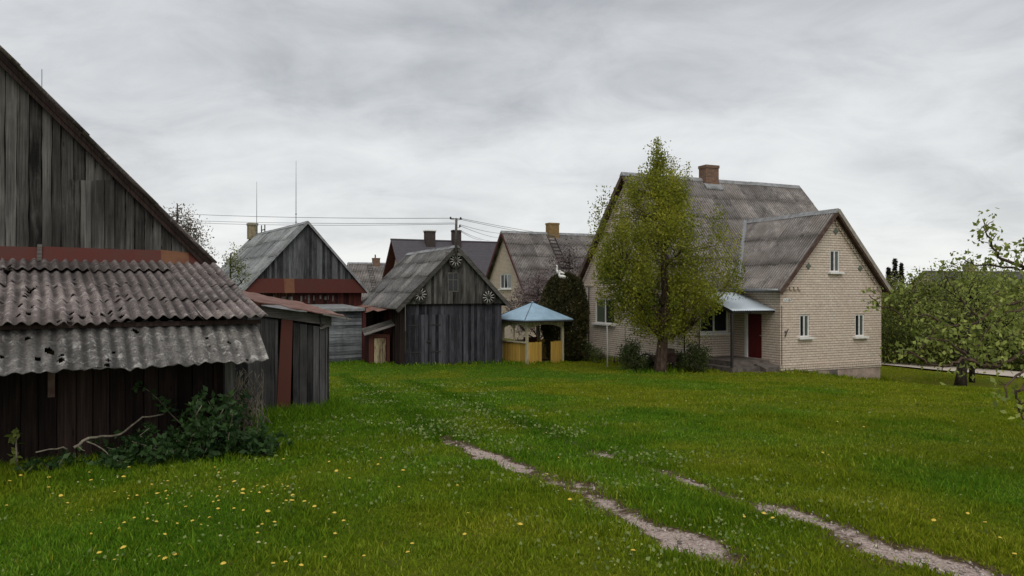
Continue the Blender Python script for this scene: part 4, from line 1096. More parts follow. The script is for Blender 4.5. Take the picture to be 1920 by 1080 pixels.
# roofs
ro = gable_roof(fr, h1, 'slate_house', 0, 0, MA, AZ, 1, 1, S, ridge=None) if False else None
n = math.hypot(1, S)
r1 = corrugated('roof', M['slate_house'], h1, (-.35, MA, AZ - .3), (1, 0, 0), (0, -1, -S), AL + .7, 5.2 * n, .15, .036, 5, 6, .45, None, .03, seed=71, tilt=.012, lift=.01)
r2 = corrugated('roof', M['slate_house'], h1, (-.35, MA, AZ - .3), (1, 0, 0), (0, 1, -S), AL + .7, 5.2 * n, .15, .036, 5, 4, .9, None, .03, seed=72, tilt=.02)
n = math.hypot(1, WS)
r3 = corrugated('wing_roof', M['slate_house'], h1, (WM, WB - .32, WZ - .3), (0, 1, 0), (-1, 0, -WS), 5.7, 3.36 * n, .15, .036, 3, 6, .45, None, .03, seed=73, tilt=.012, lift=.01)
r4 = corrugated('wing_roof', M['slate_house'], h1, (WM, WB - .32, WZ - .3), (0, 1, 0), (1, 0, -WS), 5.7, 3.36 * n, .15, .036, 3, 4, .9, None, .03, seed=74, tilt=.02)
dk = MB()
for sg in (-1, 1):
    e = MA + sg * 5.1
    dk.hexa([(-.3, MA, AZ - .3 - .12), (AL + .3, MA, AZ - .3 - .12), (AL + .3, e, AZ - .3 - .12 - S * 5.1), (-.3, e, AZ - .3 - .12 - S * 5.1),
             (-.3, MA, AZ - .3 - .05), (AL + .3, MA, AZ - .3 - .05), (AL + .3, e, AZ - .3 - .05 - S * 5.1), (-.3, e, AZ - .3 - .05 - S * 5.1)], .4)
dk.build('roof_deck', M['brown'], r1)
dk = MB()
for sg in (-1, 1):
    e = WM + sg * 3.28
    dk.hexa([(WM, WB - .28, WZ - .3 - .12), (e, WB - .28, WZ - .3 - .12 - WS * 3.28), (e, .2, WZ - .3 - .12 - WS * 3.28), (WM, .2, WZ - .3 - .12),
             (WM, WB - .28, WZ - .3 - .05), (e, WB - .28, WZ - .3 - .05 - WS * 3.28), (e, .2, WZ - .3 - .05 - WS * 3.28), (WM, .2, WZ - .3 - .05)], .4)
dk.build('roof_deck', M['brown'], r3)
for (a, e, dr, mt, w) in (((-.33, MA), (-.33, MA - 5.15), S, 'brown', .17), ((-.33, MA), (-.33, MA + 5.15), S, 'brown', .17)):
    b = MB(); b.bar((a[0], a[1], AZ - .3 - .1), (e[0], e[1], AZ - .3 - .1 - dr * 5.15), .035, w, random.random()); b.build('barge_board', M[mt], h1)
for sg, mt in ((-1, 'brown'), (1, 'brown')):
    b = MB(); b.bar((WM, WB - .31, WZ - .3 - .1), (WM + sg * 3.32, WB - .31, WZ - .3 - .1 - WS * 3.32), .035, .19, random.random()); b.build('barge_board', M[mt], h1)
b = MB(); b.bar((WM, WB - .345, WZ - .3 - .03), (WM + 3.36, WB - .345, WZ - .3 - .03 - WS * 3.36), .05, .17, .6); b.build('verge_strip', M['verge'], h1)
def cap(name, a, c, axis, parent, s, wd=.19):
    r = MB(); L_ = (Vector(c) - Vector(a)).length; k = 0
    d = (Vector(c) - Vector(a)).normalized(); x = Vector((-d.y, d.x, 0))
    while k < L_:
        l = min(1.25, L_ - k); p = Vector(a) + d * k; q = p + d * l; j = Vector((0, 0, random.uniform(-.008, .01)))
        lo = Vector((0, 0, -wd * s))
        r.add([p - x * wd + lo + j, p + j, p + x * wd + lo + j, q - x * wd + lo + j, q + j, q + x * wd + lo + j], [(0, 1, 4, 3), (1, 2, 5, 4), (0, 2, 1), (3, 4, 5)], random.random()); k += 1.2
    return r.build(name, M['ridge'], parent)
cap('ridge_cap', (-.38, MA, AZ - .3 + .055), (AL + .36, MA, AZ - .3 + .055), 0, r1, S)
cap('ridge_cap', (WM, WB - .34, WZ - .3 + .055), (WM, 2.3, WZ - .3 + .055), 0, r3, WS)
# valley strips where the two roofs meet
vb = (WZ - .3 - (AZ - .3 - S * MA)) / S
vl = MB(); zlow = 4.18 - .3
for sg in (-1, 1):
    a = Vector((WM, vb, WZ - .3 + .05)); hb = 3.0; e = Vector((WM + sg * hb, (WZ - WS * hb - (AZ - S * MA)) / S, WZ - .3 - WS * hb + .05)); vl.bar(a, e, .16, .05, .5)
vl.build('valley_flashing', M['galv'], r3)
chimney(r1, 'redbrick', 5.1, MA - .1, AZ - .9, 10.75 - .3, .84, .62)
fb = MB(); fb.hexa([(4.55, MA - .62, AZ - .3 - .62), (5.65, MA - .62, AZ - .3 - .62), (5.65, MA - .38, AZ - .3 - .33), (4.55, MA - .38, AZ - .3 - .33), (4.55, MA - .62, AZ - .3 - .55), (5.65, MA - .62, AZ - .3 - .55), (5.65, MA - .38, AZ - .3 - .26), (4.55, MA - .38, AZ - .3 - .26)]); fb.build('chimney_flashing', M['ridge'], r1)
# gutters and pipes
g = MB(); g.tube([(W0 - .36, WB - .25, 4.02 - .3), (W0 - .36, .0, 4.04 - .3)], .065, 8); g.tube([(-.3, -.52, 4.10 - .3), (W0 - .3, -.52, 4.06 - .3)], .065, 8); g.build('gutter', M['galv'], h1)
g = MB(); g.tube([(-.05, -.08, 0.3), (-.05, -.08, 3.4), (-.1, -.45, 3.75)], .035, 7); g.build('downpipe', M['darkmetal'], h1)
p = fr.pf(1311, -.3); g = MB(); g.tube([(p, -.3, .2), (p, -.3, 2.6)], .03, 6); g.build('downpipe', M['darkmetal'], h1)
p = fr.pl(1104, -.08); g = MB(); g.tube([(-.08, p, .1), (-.08, p, 3.9)], .035, 6); g.build('downpipe', M['darkmetal'], h1)
p = fr.pf(1466, WB - .03); g = MB(); g.tube([(p, WB - .03, .3), (p, WB - .03, 3.0)], .016, 6); g.tube([(p, WB - .03, 3.0), (p - .02, WB - .03, 3.02)], .02, 6); g.build('cable_pipe', M['stone'], h1)
p, z = fr.pf(1474, WB - .08), fr.zf(1474, 622, WB); g = MB(); g.tube([(p - .06, WB - .08, z - .3 - .2), (p, WB - .12, z - .3), (p + .1, WB - .1, z - .3 + .12)], .03, 6); g.tube([(p, WB, z - .3), (p, WB - .14, z - .3)], .03, 6); g.build('wall_bracket', M['stone'], h1)
# porch canopy, post and steps
K0 = fr.pf(1374, -2.82)
b = corrugated('porch_canopy', M['canopy'], h1, (K0 - .05, .0, 4.10 - .3), (1, 0, 0), (0, -1, -.335), W0 - K0 + .0, 2.98, .12, .014, 1, 6, .5, None, .004, seed=91, sheet=40, lift=0, tilt=.003, thick=.01)
cb = MB(); cb.bar((K0, 0, 4.03 - .3), (K0, -2.82, 4.03 - .335 * 2.82 - .3 - .02), .05, .12); cb.bar((K0, -2.72, 3.09 - .3), (W0, -2.72, 3.09 - .3), .06, .08); cb.bar((K0 + 1, 0, 4.03 - .3), (K0 + 1, -2.8, 4.03 - .335 * 2.8 - .3 - .02), .05, .1); cb.build('canopy_frame', M['darkmetal'], b)
pp_ = MB(); pp_.box(K0 - .04, K0 + .05, -2.8, -2.71, -.2, 3.05 - .3); pp_.build('porch_post', M['darkmetal'], h1)
zd = dl[2] - .3
stp = MB()
stp.box(K0 + .35, W0 - .04, -2.45, -.05, -.5, zd - .02, .5); stp.box(K0 - .05, W0 - .06, -2.85, -.08, -.5, zd - .24, .7); stp.box(K0 - .45, W0 - .10, -3.3, -.1, -.5, zd - .44, .4)
stp.hexa([(W0 - .9, -3.2, -.1), (W0 - .1, -3.15, -.1), (W0 - .1, -2.5, -.1), (W0 - .9, -2.4, -.1), (W0 - .9, -3.2, zd - .3), (W0 - .1, -3.15, zd - .22), (W0 - .1, -2.5, zd - .1), (W0 - .9, -2.4, zd - .12)])
stp.build('step', M['stone'], h1)
# rosettes, house number
for (x, y, r) in ((1515.5, 499, .15), (1612.5, 503, .15), (1566.8, 433.5, .16)):
    p, z = fr.pf(x, WB), fr.zf(x, y, WB); m = Wf; d = MB()
    d.add([m(p - r, .004, z), m(p, .004, z - r), m(p + r, .004, z), m(p, .004, z + r), m(p - r, .03, z), m(p, .03, z - r), m(p + r, .03, z), m(p, .03, z + r), m(p, .05, z)],
          [(0, 1, 5, 4), (1, 2, 6, 5), (2, 3, 7, 6), (3, 0, 4, 7), (4, 5, 8), (5, 6, 8), (6, 7, 8), (7, 4, 8)])
    d.build('rosette', M['greenvent'], h1)
def plate(x0, x1, y0, y1, nm):
    a, c = fr.pf(x0, WB), fr.pf(x1, WB); z0, z1 = fr.zf((x0 + x1) / 2, y1, WB), fr.zf((x0 + x1) / 2, y0, WB)
    b = MB(); mpbox(b, Wf, a, c, .004, .02, z0, z1); return b.build(nm, M['steel_plate'], h1), a, c, z0, z1
def text_mesh(txt, size, name, mat, parent, loc, rz=0):
    cu = bpy.data.curves.new(name, 'FONT'); cu.body = txt; cu.size = size; cu.align_x = 'CENTER'; cu.align_y = 'CENTER'; cu.extrude = .003
    to = bpy.data.objects.new('tmp', cu); COL.objects.link(to); dg = bpy.context.evaluated_depsgraph_get(); dg.update()
    me = bpy.data.meshes.new_from_object(to.evaluated_get(dg)); bpy.data.objects.remove(to)
    o = link_mesh(name, me, mat, parent); o.location = loc; o.rotation_euler = (R(90), 0, rz); return o
pl1, a, c, z0, z1 = plate(1480.3, 1484.6, 558.5, 566, 'number_plate')
text_mesh('3', (z1 - z0) * 1.15, 'numeral', M['black'], pl1, ((a + c) / 2, WB - .026, (z0 + z1) / 2 - .3))
pl2, a, c, z0, z1 = plate(1468, 1478, 559.5, 565.5, 'street_plate')
gl_ = MB(); x = a + .05; rr_ = random.Random(3)
for k in range(6):
    hgt = (.055, .05, .075, .05, .07, .05)[k]; zc = (z0 + z1) / 2 - .3 - .028
    gl_.box(x, x + .012, WB - .026, WB - .021, zc, zc + hgt); gl_.box(x + .012, x + .034, WB - .026, WB - .021, zc + hgt * .55, zc + hgt * .55 + .012)
    if k % 2: gl_.box(x + .028, x + .04, WB - .026, WB - .021, zc, zc + hgt * .55)
    x += .062
gl_.build('lettering', M['black'], pl2)

# ================================================================== neighbours' houses
def simple_house(px, d, az, half, length, mat_w, mat_r, label, slope=1.1, name='neighbour_house', over=.3, trim='darkred', rows=4, pitch=.15, wall_top=None, ridge='ridge', tile=False, zb=-.1, side_over=.3):
    ap = P(px, HY, d)
    v = VH
    N = np.array([ap.x, ap.y]) - half * v
    fr = Frame(N, UH, zb); root = fr.root(name, label, 'house')
    top = lambda p: az - slope * abs(p - half) - .12
    return fr, root, top
# second brick house
fr, h2, top2 = simple_house(947, 62, 8.97, 4.5, 11, 'brickfar', 'slate_house', 'grey roofed cream brick house with a yellowish chimney and roof ladder behind the gazebo', 1.1)
o = (fr.pl(958.5), fr.pl(937.5), fr.zl(948, 541.5), fr.zl(948, 513.5))
mb = MB(); wall_panel(mb, fr.left(0), 0, 9, 0, top2, [o], [4.5]); wall_panel(mb, fr.front(0), 0, 11, 0, lambda p: 4.0); wall_panel(mb, fr.right(11), 0, 9, 0, top2, [], [4.5]); wall_panel(mb, fr.back(9), 0, 11, 0, lambda p: 4.0)
mb.build('wall', M['brickfar'], h2); window(h2, fr.left(0), o, 3, -.1, .09, True, ('glass2', 'glass', 'glass2'))
n = math.hypot(1, 1.1); zz = 8.97 - fr.zb
q1 = corrugated('roof', M['slate_house'], h2, (-.35, 4.5, zz), (1, 0, 0), (0, -1, -1.1), 11.7, 4.9 * n, .15, .03, 5, 4, .7, None, .04, seed=81, tilt=.02)
corrugated('roof', M['slate_house'], h2, (-.35, 4.5, zz), (1, 0, 0), (0, 1, -1.1), 11.7, 4.9 * n, .15, .03, 5, 4, .7, None, .04, seed=82, tilt=.02)
cap('ridge_cap', (-.38, 4.5, zz + .06), (11.4, 4.5, zz + .06), 0, q1, 1.1)
b = MB(); b.bar((-.37, 4.5, zz - .12), (-.37, 9.4, zz - .12 - 1.1 * 4.9), .04, .26); b.bar((-.37, 4.5, zz - .12), (-.37, -.4, zz - .12 - 1.1 * 4.9), .04, .2); b.build('barge_board', M['darkred'], h2)
chimney(q1, 'ylwbrick', 4.4, 4.4, zz - .8, zz + .85, .95, .7)
def roof_ladder(parent, x, yt, zt, slope, length, w=.45, sg=-1, off=.08):
    b = MB(); n = math.hypot(1, slope)
    for dx in (-w / 2, w / 2): b.bar((x + dx, yt, zt + off), (x + dx, yt + sg * length / n, zt + off - slope * length / n), .07, .07)
    k = .2
    while k < length: b.bar((x - w / 2, yt + sg * k / n, zt + off + .03 - slope * k / n), (x + w / 2, yt + sg * k / n, zt + off + .03 - slope * k / n), .06, .05); k += .42
    return b.build('roof_ladder', M['darkmetal'], parent)
roof_ladder(q1, 4.1, 4.2, zz - .3, 1.1, 5.2, .7)

# dark tiled house
fr, h3, top3 = simple_house(733, 75, 9.18, 5.2, 12.6, 'cream', 'tile', 'cream house with a dark plum tiled roof and two dark chimneys behind the garage', 1.05, zb=-.1)
S3 = 1.05; top3 = lambda p: 9.18 - S3 * abs(p - 5.2) - .2
mb = MB(); wall_panel(mb, fr.left(.9), 0, 10.4, 0, top3, [], [5.2]); wall_panel(mb, fr.front(0), .9, 12, 0, lambda p: 3.6); wall_panel(mb, fr.right(12), 0, 10.4, 0, top3, [], [5.2]); wall_panel(mb, fr.back(10.4), .9, 12, 0, lambda p: 3.6)
mb.build('wall', M['cream'], h3)
zz = 9.18 - fr.zb; n = math.hypot(1, S3)
def tiled(name, parent, sg, wid, length, x0, y0, z0, slope, seed):
    n = math.hypot(1, slope); rows = int(length / .40); per = int(wid / .2) * 3
    P_, Q_ = np.linspace(0, wid, per + 1), []
    for r in range(rows): Q_ += [(r * .40, .0), (r * .40 + .385, .035), (r * .40 + .392, .0)]
    Q_ = np.array(Q_); PP, QQ = np.meshgrid(P_, Q_[:, 0]); H = Q_[:, 1][:, None] + .018 * np.abs(np.sin(math.pi * PP / .2)) 
    V = np.stack([x0 + PP, y0 + sg * (QQ / n) + sg * 0 * H, z0 - slope * QQ / n + H * n * .8], -1).reshape(-1, 3)
    i = np.arange(V.shape[0]).reshape(len(Q_), per + 1)
    Fc = np.stack([i[:-1, :-1], i[:-1, 1:], i[1:, 1:], i[1:, :-1]], -1).reshape(-1, 4)
    return np_mesh(name, V, Fc, M['tile'], parent, np.full(len(V), .5))
t1 = tiled('roof', h3, -1, 12.9, 5.7 * n, 0, 5.2, zz, S3, 1); tiled('roof', h3, 1, 12.9, 5.7 * n, 0, 5.2, zz, S3, 2)
dk = MB()
for sg in (-1, 1): dk.hexa([(0.02, 5.2, zz - .2), (12.85, 5.2, zz - .2), (12.85, 5.2 + sg * 5.65, zz - .2 - S3 * 5.65), (.02, 5.2 + sg * 5.65, zz - .2 - S3 * 5.65), (0.02, 5.2, zz - .02), (12.85, 5.2, zz - .02), (12.85, 5.2 + sg * 5.65, zz - .02 - S3 * 5.65), (.02, 5.2 + sg * 5.65, zz - .02 - S3 * 5.65)])
dk.build('roof_deck', M['darkred'], t1)
b = MB(); b.tube([(-.05, 5.2, zz + .02), (12.95, 5.2, zz + .02)], .1, 8); b.build('ridge_cap', M['tile'], t1)
chimney(t1, 'darkbrick', 4.0, 4.9, zz - .8, zz + .95, 1.0, .8, .1, 'steel_plate'); chimney(t1, 'darkbrick', 6.9, 4.9, zz - .8, zz + 1.15, .85, .8)

# far small roof
fr, h4, top4 = simple_house(657, 92, 7.5, 4.0, 9, 'cream', 'slate_mid', 'small far house with a grey slate roof, roof ladder and red brick chimney', 1.05, zb=-.2)
mb = MB(); wall_panel(mb, fr.left(0), 0, 8, 0, lambda p: 7.5 - 1.05 * abs(p - 4) - .1, [], [4]); wall_panel(mb, fr.front(0), 0, 9, 0, lambda p: 3.3); wall_panel(mb, fr.right(9), 0, 8, 0, lambda p: 7.5 - 1.05 * abs(p - 4) - .1, [], [4]); wall_panel(mb, fr.back(8), 0, 9, 0, lambda p: 3.3); mb.build('wall', M['cream'], h4)
zz = 7.5 - fr.zb; n = math.hypot(1, 1.05)
q = corrugated('roof', M['slate_house'], h4, (-.3, 4, zz), (1, 0, 0), (0, -1, -1.05), 9.6, 4.5 * n, .2, .03, 4, 4, .8, None, .03, seed=95)
corrugated('roof', M['slate_house'], h4, (-.3, 4, zz), (1, 0, 0), (0, 1, -1.05), 9.6, 4.5 * n, .2, .03, 4, 4, .8, None, .03, seed=96)
cap('ridge_cap', (-.33, 4, zz + .05), (9.4, 4, zz + .05), 0, q, 1.05)
b = MB(); b.bar((-.34, 4, zz - .1), (-.34, 8.4, zz - .1 - 1.05 * 4.4), .05, .2); b.bar((-.34, 4, zz - .1), (-.34, -.4, zz - .1 - 1.05 * 4.4), .05, .2); b.build('barge_board', M['ridge'], h4)
c = chimney(q, 'redbrick', 3.2, 3.9, zz - .7, zz + .62, .85, .7); b = MB(); b.tube([(3.1, 3.9, zz + .62), (3.1, 3.9, zz + 1.05)], .08, 6); b.build('flue', M['darkmetal'], c)
roof_ladder(q, 2.3, 3.7, zz - .35, 1.05, 4.6, .6)

# low far house on the right
w = P(1790, HY, 78)
fr = Frame((w.x, w.y), np.array([0.97, 0.243]), -.5); h5 = fr.root('far_house', 'low far house with a long dark roof and square chimney above the right hand trees', 'house')
mb = MB(); wall_panel(mb, fr.front(0), 0, 17, -.6, lambda p: 3.0); wall_panel(mb, fr.left(0), 0, 8, -.6, lambda p: 6.0 - .75 * abs(p - 4) - .1, [], [4]); wall_panel(mb, fr.right(17), 0, 8, -.6, lambda p: 6.0 - .75 * abs(p - 4) - .1, [], [4]); wall_panel(mb, fr.back(8), 0, 17, -.6, lambda p: 3.0); mb.build('wall', M['cream'], h5)
zz = 6.1 + .5; n = 1.25
q = corrugated('roof', M['tile'], h5, (-.3, 4, zz), (1, 0, 0), (0, -1, -.75), 17.6, 4.6 * n, .2, .03, 3, 4, 1, None, .03, seed=97)
corrugated('roof', M['slate_gar'], h5, (-.3, 4, zz), (1, 0, 0), (0, 1, -.75), 17.6, 4.6 * n, .2, .03, 3, 4, 1, None, .03, seed=98)
b = MB(); b.tube([(-.3, 4, zz + .04), (17.3, 4, zz + .04)], .1, 6); b.build('ridge_cap', M['slate_gar'], q)
chimney(q, 'paleconc', 5.9, 3.9, zz - .7, zz + .85, .95, .8)

# ================================================================== trees
def gz(x, y): return float(ground_z(x, y))
# pear tree in front of the house
bx, by = (1238 - CX) / F * 31.4, 31.4; b0 = gz(bx, by)
tp = [(0, 0, -.1), (.02, 0, .35), (.1, 0, 1.2), (.22, .02, 2.2), (.26, .05, 3.2), (.18, .05, 4.4), (.1, 0, 6.0), (-.05, 0, 7.6), (-.12, 0, 9.3)]
tr = [.36, .27, .225, .215, .19, .15, .10, .055, .012]
env = lut([(0, 1.0), (.07, 1.95), (.18, 2.6), (.32, 2.9), (.45, 2.9), (.57, 2.7), (.66, 2.35), (.74, 1.9), (.80, 1.4), (.835, .45), (.88, .26), (.94, .16), (1, .04)])
crown_tree('pear_tree', 'tall leafy pear tree with a bare leaning trunk before the cream house', 'tree', (bx, by, b0), tp, tr, env, 1.75, 9.3, 470, 128, .098, 'pear', 'bark', seed=5, cl_r=.215, gapn=.50, tall=1.7, leaf_up=.55, lump=.55, clump_scale=.6, extra=[(-.12, 0, 8.6, .16, 114), (-.13, 0, 9.0, .13, 104), (-.12, .02, 9.4, .11, 95), (-.14, 0, 9.75, .08, 60), (.05, .1, 8.7, .13, 85), (.12, .1, 9.1, .10, 66), (.28, 0, 8.75, .16, 85), (.55, .1, 8.5, .15, 85), (.62, 0, 8.85, .09, 41), (1.15, 0, 8.45, .10, 49), (1.2, 0, 8.8, .06, 22), (-.5, 0, 8.5, .14, 76), (-.75, .1, 8.35, .12, 57)])

# thuja with the storks
tx, ty = (1059 - CX) / F * 39.5, 39.5; tz = gz(tx, ty)
root = empty('thuja_shrub', (tx, ty, tz), 0, 'tall dense rounded brown green thuja between the gazebo and the house', 'thuja')
b = MB(); b.tube([(0, 0, -.1), (0, 0, 2.0), (0, 0, 4.0)], [.16, .1, .03], 8)
for k in range(26):
    a = random.uniform(0, 6.28); z = random.uniform(.3, 3.6); b.tube([(0, 0, z), (.6 * math.cos(a), .6 * math.sin(a), z + .5)], [.03, .012], 4)
b.build('trunk', M['darkbark'], root)
prof = lut([(0, .85), (.08, 1.06), (.3, 1.17), (.55, 1.22), (.75, 1.18), (.88, .96), (.95, .72), (1, .2)])
rg = np.random.default_rng(3); C = []; D = []; T = []
while len(C) < 26000:
    z = rg.random(); a = rg.uniform(0, 6.283)
    nz = float(vnoise(np.array(a * 1.9 + 5), np.array(z * 5.0), 3)) ; nz2 = float(vnoise(np.array(a * 5.0), np.array(z * 16.0), 8))
    r = prof(z) * (.86 + .2 * nz + .10 * nz2) * math.sqrt(rg.uniform(.45, 1.0))
    C.append((r * math.cos(a), r * math.sin(a), z * 4.62)); D.append((.5 * math.cos(a), .5 * math.sin(a), .75))
    T.append(np.clip(.12 + .55 * nz * nz2 * 1.7 + rg.normal(0, .14), 0, 1))
leaves('crown', M['thuja'], root, C, np.full(len(C), .13), np.array(T), .4, aspect=.5, rg=rg, dirs=np.array(D))

def stork(label, loc, rz, pts, rad, legs, billd):
    o = empty('stork_figure', loc, rz, label, 'garden ornament', 'white storks on the thuja')
    b = MB(); b.tube(pts, rad, 12, .6); b.build('body', M['stork'], o)
    h = Vector(pts[-1]); bl = MB(); bl.tube([h, h + Vector(billd) * .5, h + Vector(billd)], [.02, .014, .004], 6); bl.build('bill', M['redpost'], o)
    for sy in (-.05, .05):
        if legs: l = MB(); l.tube([(.0, sy, 0), (.01, sy, legs)], .012, 5); l.build('leg', M['redpost'], o)
    for sy in (-1, 1):
        w = MB(); zc = pts[2][2]; w.tube([(.10, sy * .085, zc + .03), (-.08, sy * .10, zc + .01), (-.26, sy * .06, zc - .05)], [.03, .06, .012], 8); w.build('wing', M['stork'], o)
st = P(1051, 523, 39.2)
stork('white stork figure standing upright behind the other on the thuja top', (st.x, st.y + .1, st.z - .05), R(170), [(-.30, 0, .30), (-.2, 0, .32), (0, 0, .36), (.12, 0, .40), (.19, 0, .50), (.19, 0, .62), (.17, 0, .70), (.19, 0, .76), (.24, 0, .765)], [.02, .07, .115, .10, .055, .036, .036, .05, .03], .30, (.10, 0, -.10))
st = P(1055, 526, 38.9)
stork('white stork figure crouching lower in front on the thuja top', (st.x, st.y, st.z + .02), R(188), [(-.34, 0, .06), (-.22, 0, .11), (0, 0, .17), (.13, 0, .2), (.19, 0, .29), (.16, 0, .38), (.12, 0, .44), (.14, 0, .49), (.19, 0, .485)], [.02, .07, .12, .10, .055, .036, .034, .046, .03], 0, (.09, 0, -.1))

def bush_env(w): return lut([(0, w * .55), (.2, w * .9), (.5, w), (.75, w * .8), (1, w * .25)])
def place(px, d): x = (px - CX) / F * d; return (x, d, gz(x, d))
crown_tree('plum_tree', 'dark purple plum tree with pale pink blossom behind the gazebo', 'tree', place(1008, 47), [(0, 0, -.1), (.05, 0, 1.2), (0, 0, 3), (.1, 0, 5)], [.16, .12, .08, .02], lut([(0, 1.0), (.3, 1.75), (.6, 1.9), (.85, 1.3), (1, .4)]), .9, 4.7, 150, 55, .12, 'blossom', 'darkbark', seed=8, cl_r=.3, gapn=.4)
crown_tree('plum_tree', 'sparse dark plum tree rising between thuja and neighbour roof', 'tree', place(1066, 49), [(0, 0, -.1), (.05, 0, 1.6), (0, 0, 4), (.1, 0, 6.6)], [.15, .12, .08, .02], lut([(0, .7), (.4, 1.2), (.7, 1.3), (1, .5)]), 3.2, 6.7, 70, 34, .12, 'blossom', 'darkbark', seed=18, cl_r=.3, gapn=.4, tint_bias=-.2)
crown_tree('cherry_tree', 'blossoming cherry tree showing past the slope of the big barn', 'tree', place(322, 27), [(0, 0, -.1), (0, 0, 2), (.2, 0, 4.4), (.2, 0, 6.4)], [.2, .16, .1, .02], lut([(0, 1.0), (.3, 1.3), (.6, 1.2), (.85, .75), (1, .2)]), 2.6, 6.1, 230, 44, .085, 'cherry', 'darkbark', seed=9, cl_r=.24, gapn=.45, tall=1.1)
crown_tree('garden_shrub', 'small yellowish shrub top peeping between the two barns', 'shrub', place(432, 31), [(0, 0, -.1), (0, 0, 3), (0, 0, 5)], [.08, .05, .02], lut([(0, .4), (.5, .75), (1, .2)]), 2.8, 5.15, 30, 40, .08, 'hedge2', 'darkbark', seed=19, cl_r=.16)

def shrub(px, d, label, w, h, n, mat='shrub', seed=1, leaf=.085, nl=45, name='garden_shrub', cat='shrub'):
    b0 = place(px, d)
    return crown_tree(name, label, cat, b0, [(0, 0, -.05), (0, 0, h * .4), (.05, 0, h * .9)], [.035, .025, .01], bush_env(w), .06, h, n, nl, leaf, mat, 'bark', seed=seed, cl_r=.13, gapn=.36, tall=1.3)
shrub(1184, 31.6, 'loose green shrub left of the pear tree trunk', .58, 1.25, 62, seed=21)
shrub(1303, 31.4, 'spreading green shrub right of the pear tree by the porch steps', .62, 1.2, 66, seed=22)
shrub(1272, 32.6, 'low dark shrub behind the pear trunk against the house', .45, .6, 26, seed=23)
shrub(1216, 32.5, 'low dark plants at the foot of the pear tree', .4, .5, 22, seed=24)
shrub(1152, 37.5, 'low dark greenery along the foot of the house gable', 1.0, .55, 40, seed=25)
shrub(1098, 39.0, 'dark bush at the foot of the thuja beside the house wall', .7, .85, 40, seed=26)
# white post, thin posts and climber by the wall
def pole(px, d, top_y, label, r=.025, mat='white', cat='post', name='white_post'):
    x, y, z = place(px, d); zt = EZ + (HY - top_y) / F * d
    b = MB(); b.tube([(0, 0, -.1), (.02, 0, (zt - z) * .5), (0, 0, zt - z)], r, 8); b.tube([(0, 0, zt - z), (0, 0, zt - z + .03)], r * 1.3, 8)
    o = b.build(name, M[mat], None); o.location = (x, y, z); tag(o, label, cat)
pole(1138.5, 34.5, 611, 'white metal post standing in the grass before the house gable', .03)
pole(1172, 36.5, 615, 'thin grey stake against the house gable right of the white post', .018, 'dry', 'stake', 'garden_stake')

# rusty old barrow behind the trunk
x, y, z = place(1224, 32.4)
wbw = empty('old_barrow', (x, y, z), R(8), 'rusty old barrow with a spoked wheel behind the pear trunk', 'barrow')
b = MB(); k = 24; r = .36
for i in range(k): a, c = 2 * math.pi * i / k, 2 * math.pi * (i + 1) / k; b.bar((-.32 + r * math.cos(a), 0, .36 + r * math.sin(a)), (-.32 + r * math.cos(c), 0, .36 + r * math.sin(c)), .05, .04, .5, 0, (0, 1, 0))
for i in range(8): a = 2 * math.pi * i / 8; b.bar((-.32, 0, .36), (-.32 + r * math.cos(a), 0, .36 + r * math.sin(a)), .02, .02)
b.build('wheel', M['darkmetal'], wbw)
b = MB(); b.hexa([(.0, -.25, .35), (.9, -.25, .35), (.9, .25, .35), (.0, .25, .35), (-.1, -.3, .62), (1.05, -.3, .7), (1.05, .3, .7), (-.1, .3, .62)]); b.box(.62, .92, -.22, .2, .705, .95); b.build('tray', M['brown'], wbw)
for s in (-.2, .2): b = MB(); b.bar((-.35, s * .3, .36), (1.4, s, .45), .04, .04); b.bar((.8, s, .4), (.85, s, .0), .04, .04); b.build('handle', M['darkmetal'], wbw)

# trees and hedges on the right
def big(px, d, label, w, h, n, mat, seed, z0=.5, leaf=.16, nl=70, name='leafy_tree', bark='darkbark', group='trees beyond the road', cl=.45, gap=.38):
    b0 = place(px, d)
    return crown_tree(name, label, 'tree', b0, [(0, 0, -.1), (.1, 0, h * .35), (0, 0, h * .65), (.1, 0, h * .95)], [.2, .15, .09, .02], lut([(0, w * .7), (.25, w), (.55, w * .95), (.8, w * .65), (1, w * .15)]), z0, h, n, nl, leaf, mat, bark, group, seed, cl_r=cl, gapn=gap)
big(1690, 50, 'dark bushy tree directly beside the right corner of the brick house', 1.9, 4.5, 120, 'hedge', 31)
big(1740, 47, 'mid green bushy tree between the house corner and the apple trees', 2.0, 5.1, 130, 'hedge', 32)
big(1800, 50, 'tall bushy tree behind the apple tree trunk with whippy shoots on top', 2.6, 6.0, 170, 'hedge', 33)
big(1862, 46, 'lime tinted bushy tree below the far chimney', 2.4, 5.4, 150, 'hedge2', 34)
big(1925, 44, 'dark bushy tree at the right edge beyond the road', 2.4, 5.2, 150, 'hedge', 35)
big(1985, 48, 'bushy tree outside the right edge beyond the road', 2.6, 5.6, 90, 'hedge2', 36)
big(1666, 58, 'pale bushy tree half hidden behind the brick house corner', 1.8, 5.3, 80, 'hedge2', 37)
big(1715, 60, 'hazy small tree behind the dark bushy tree', 2.0, 5.5, 90, 'hedge2', 38)
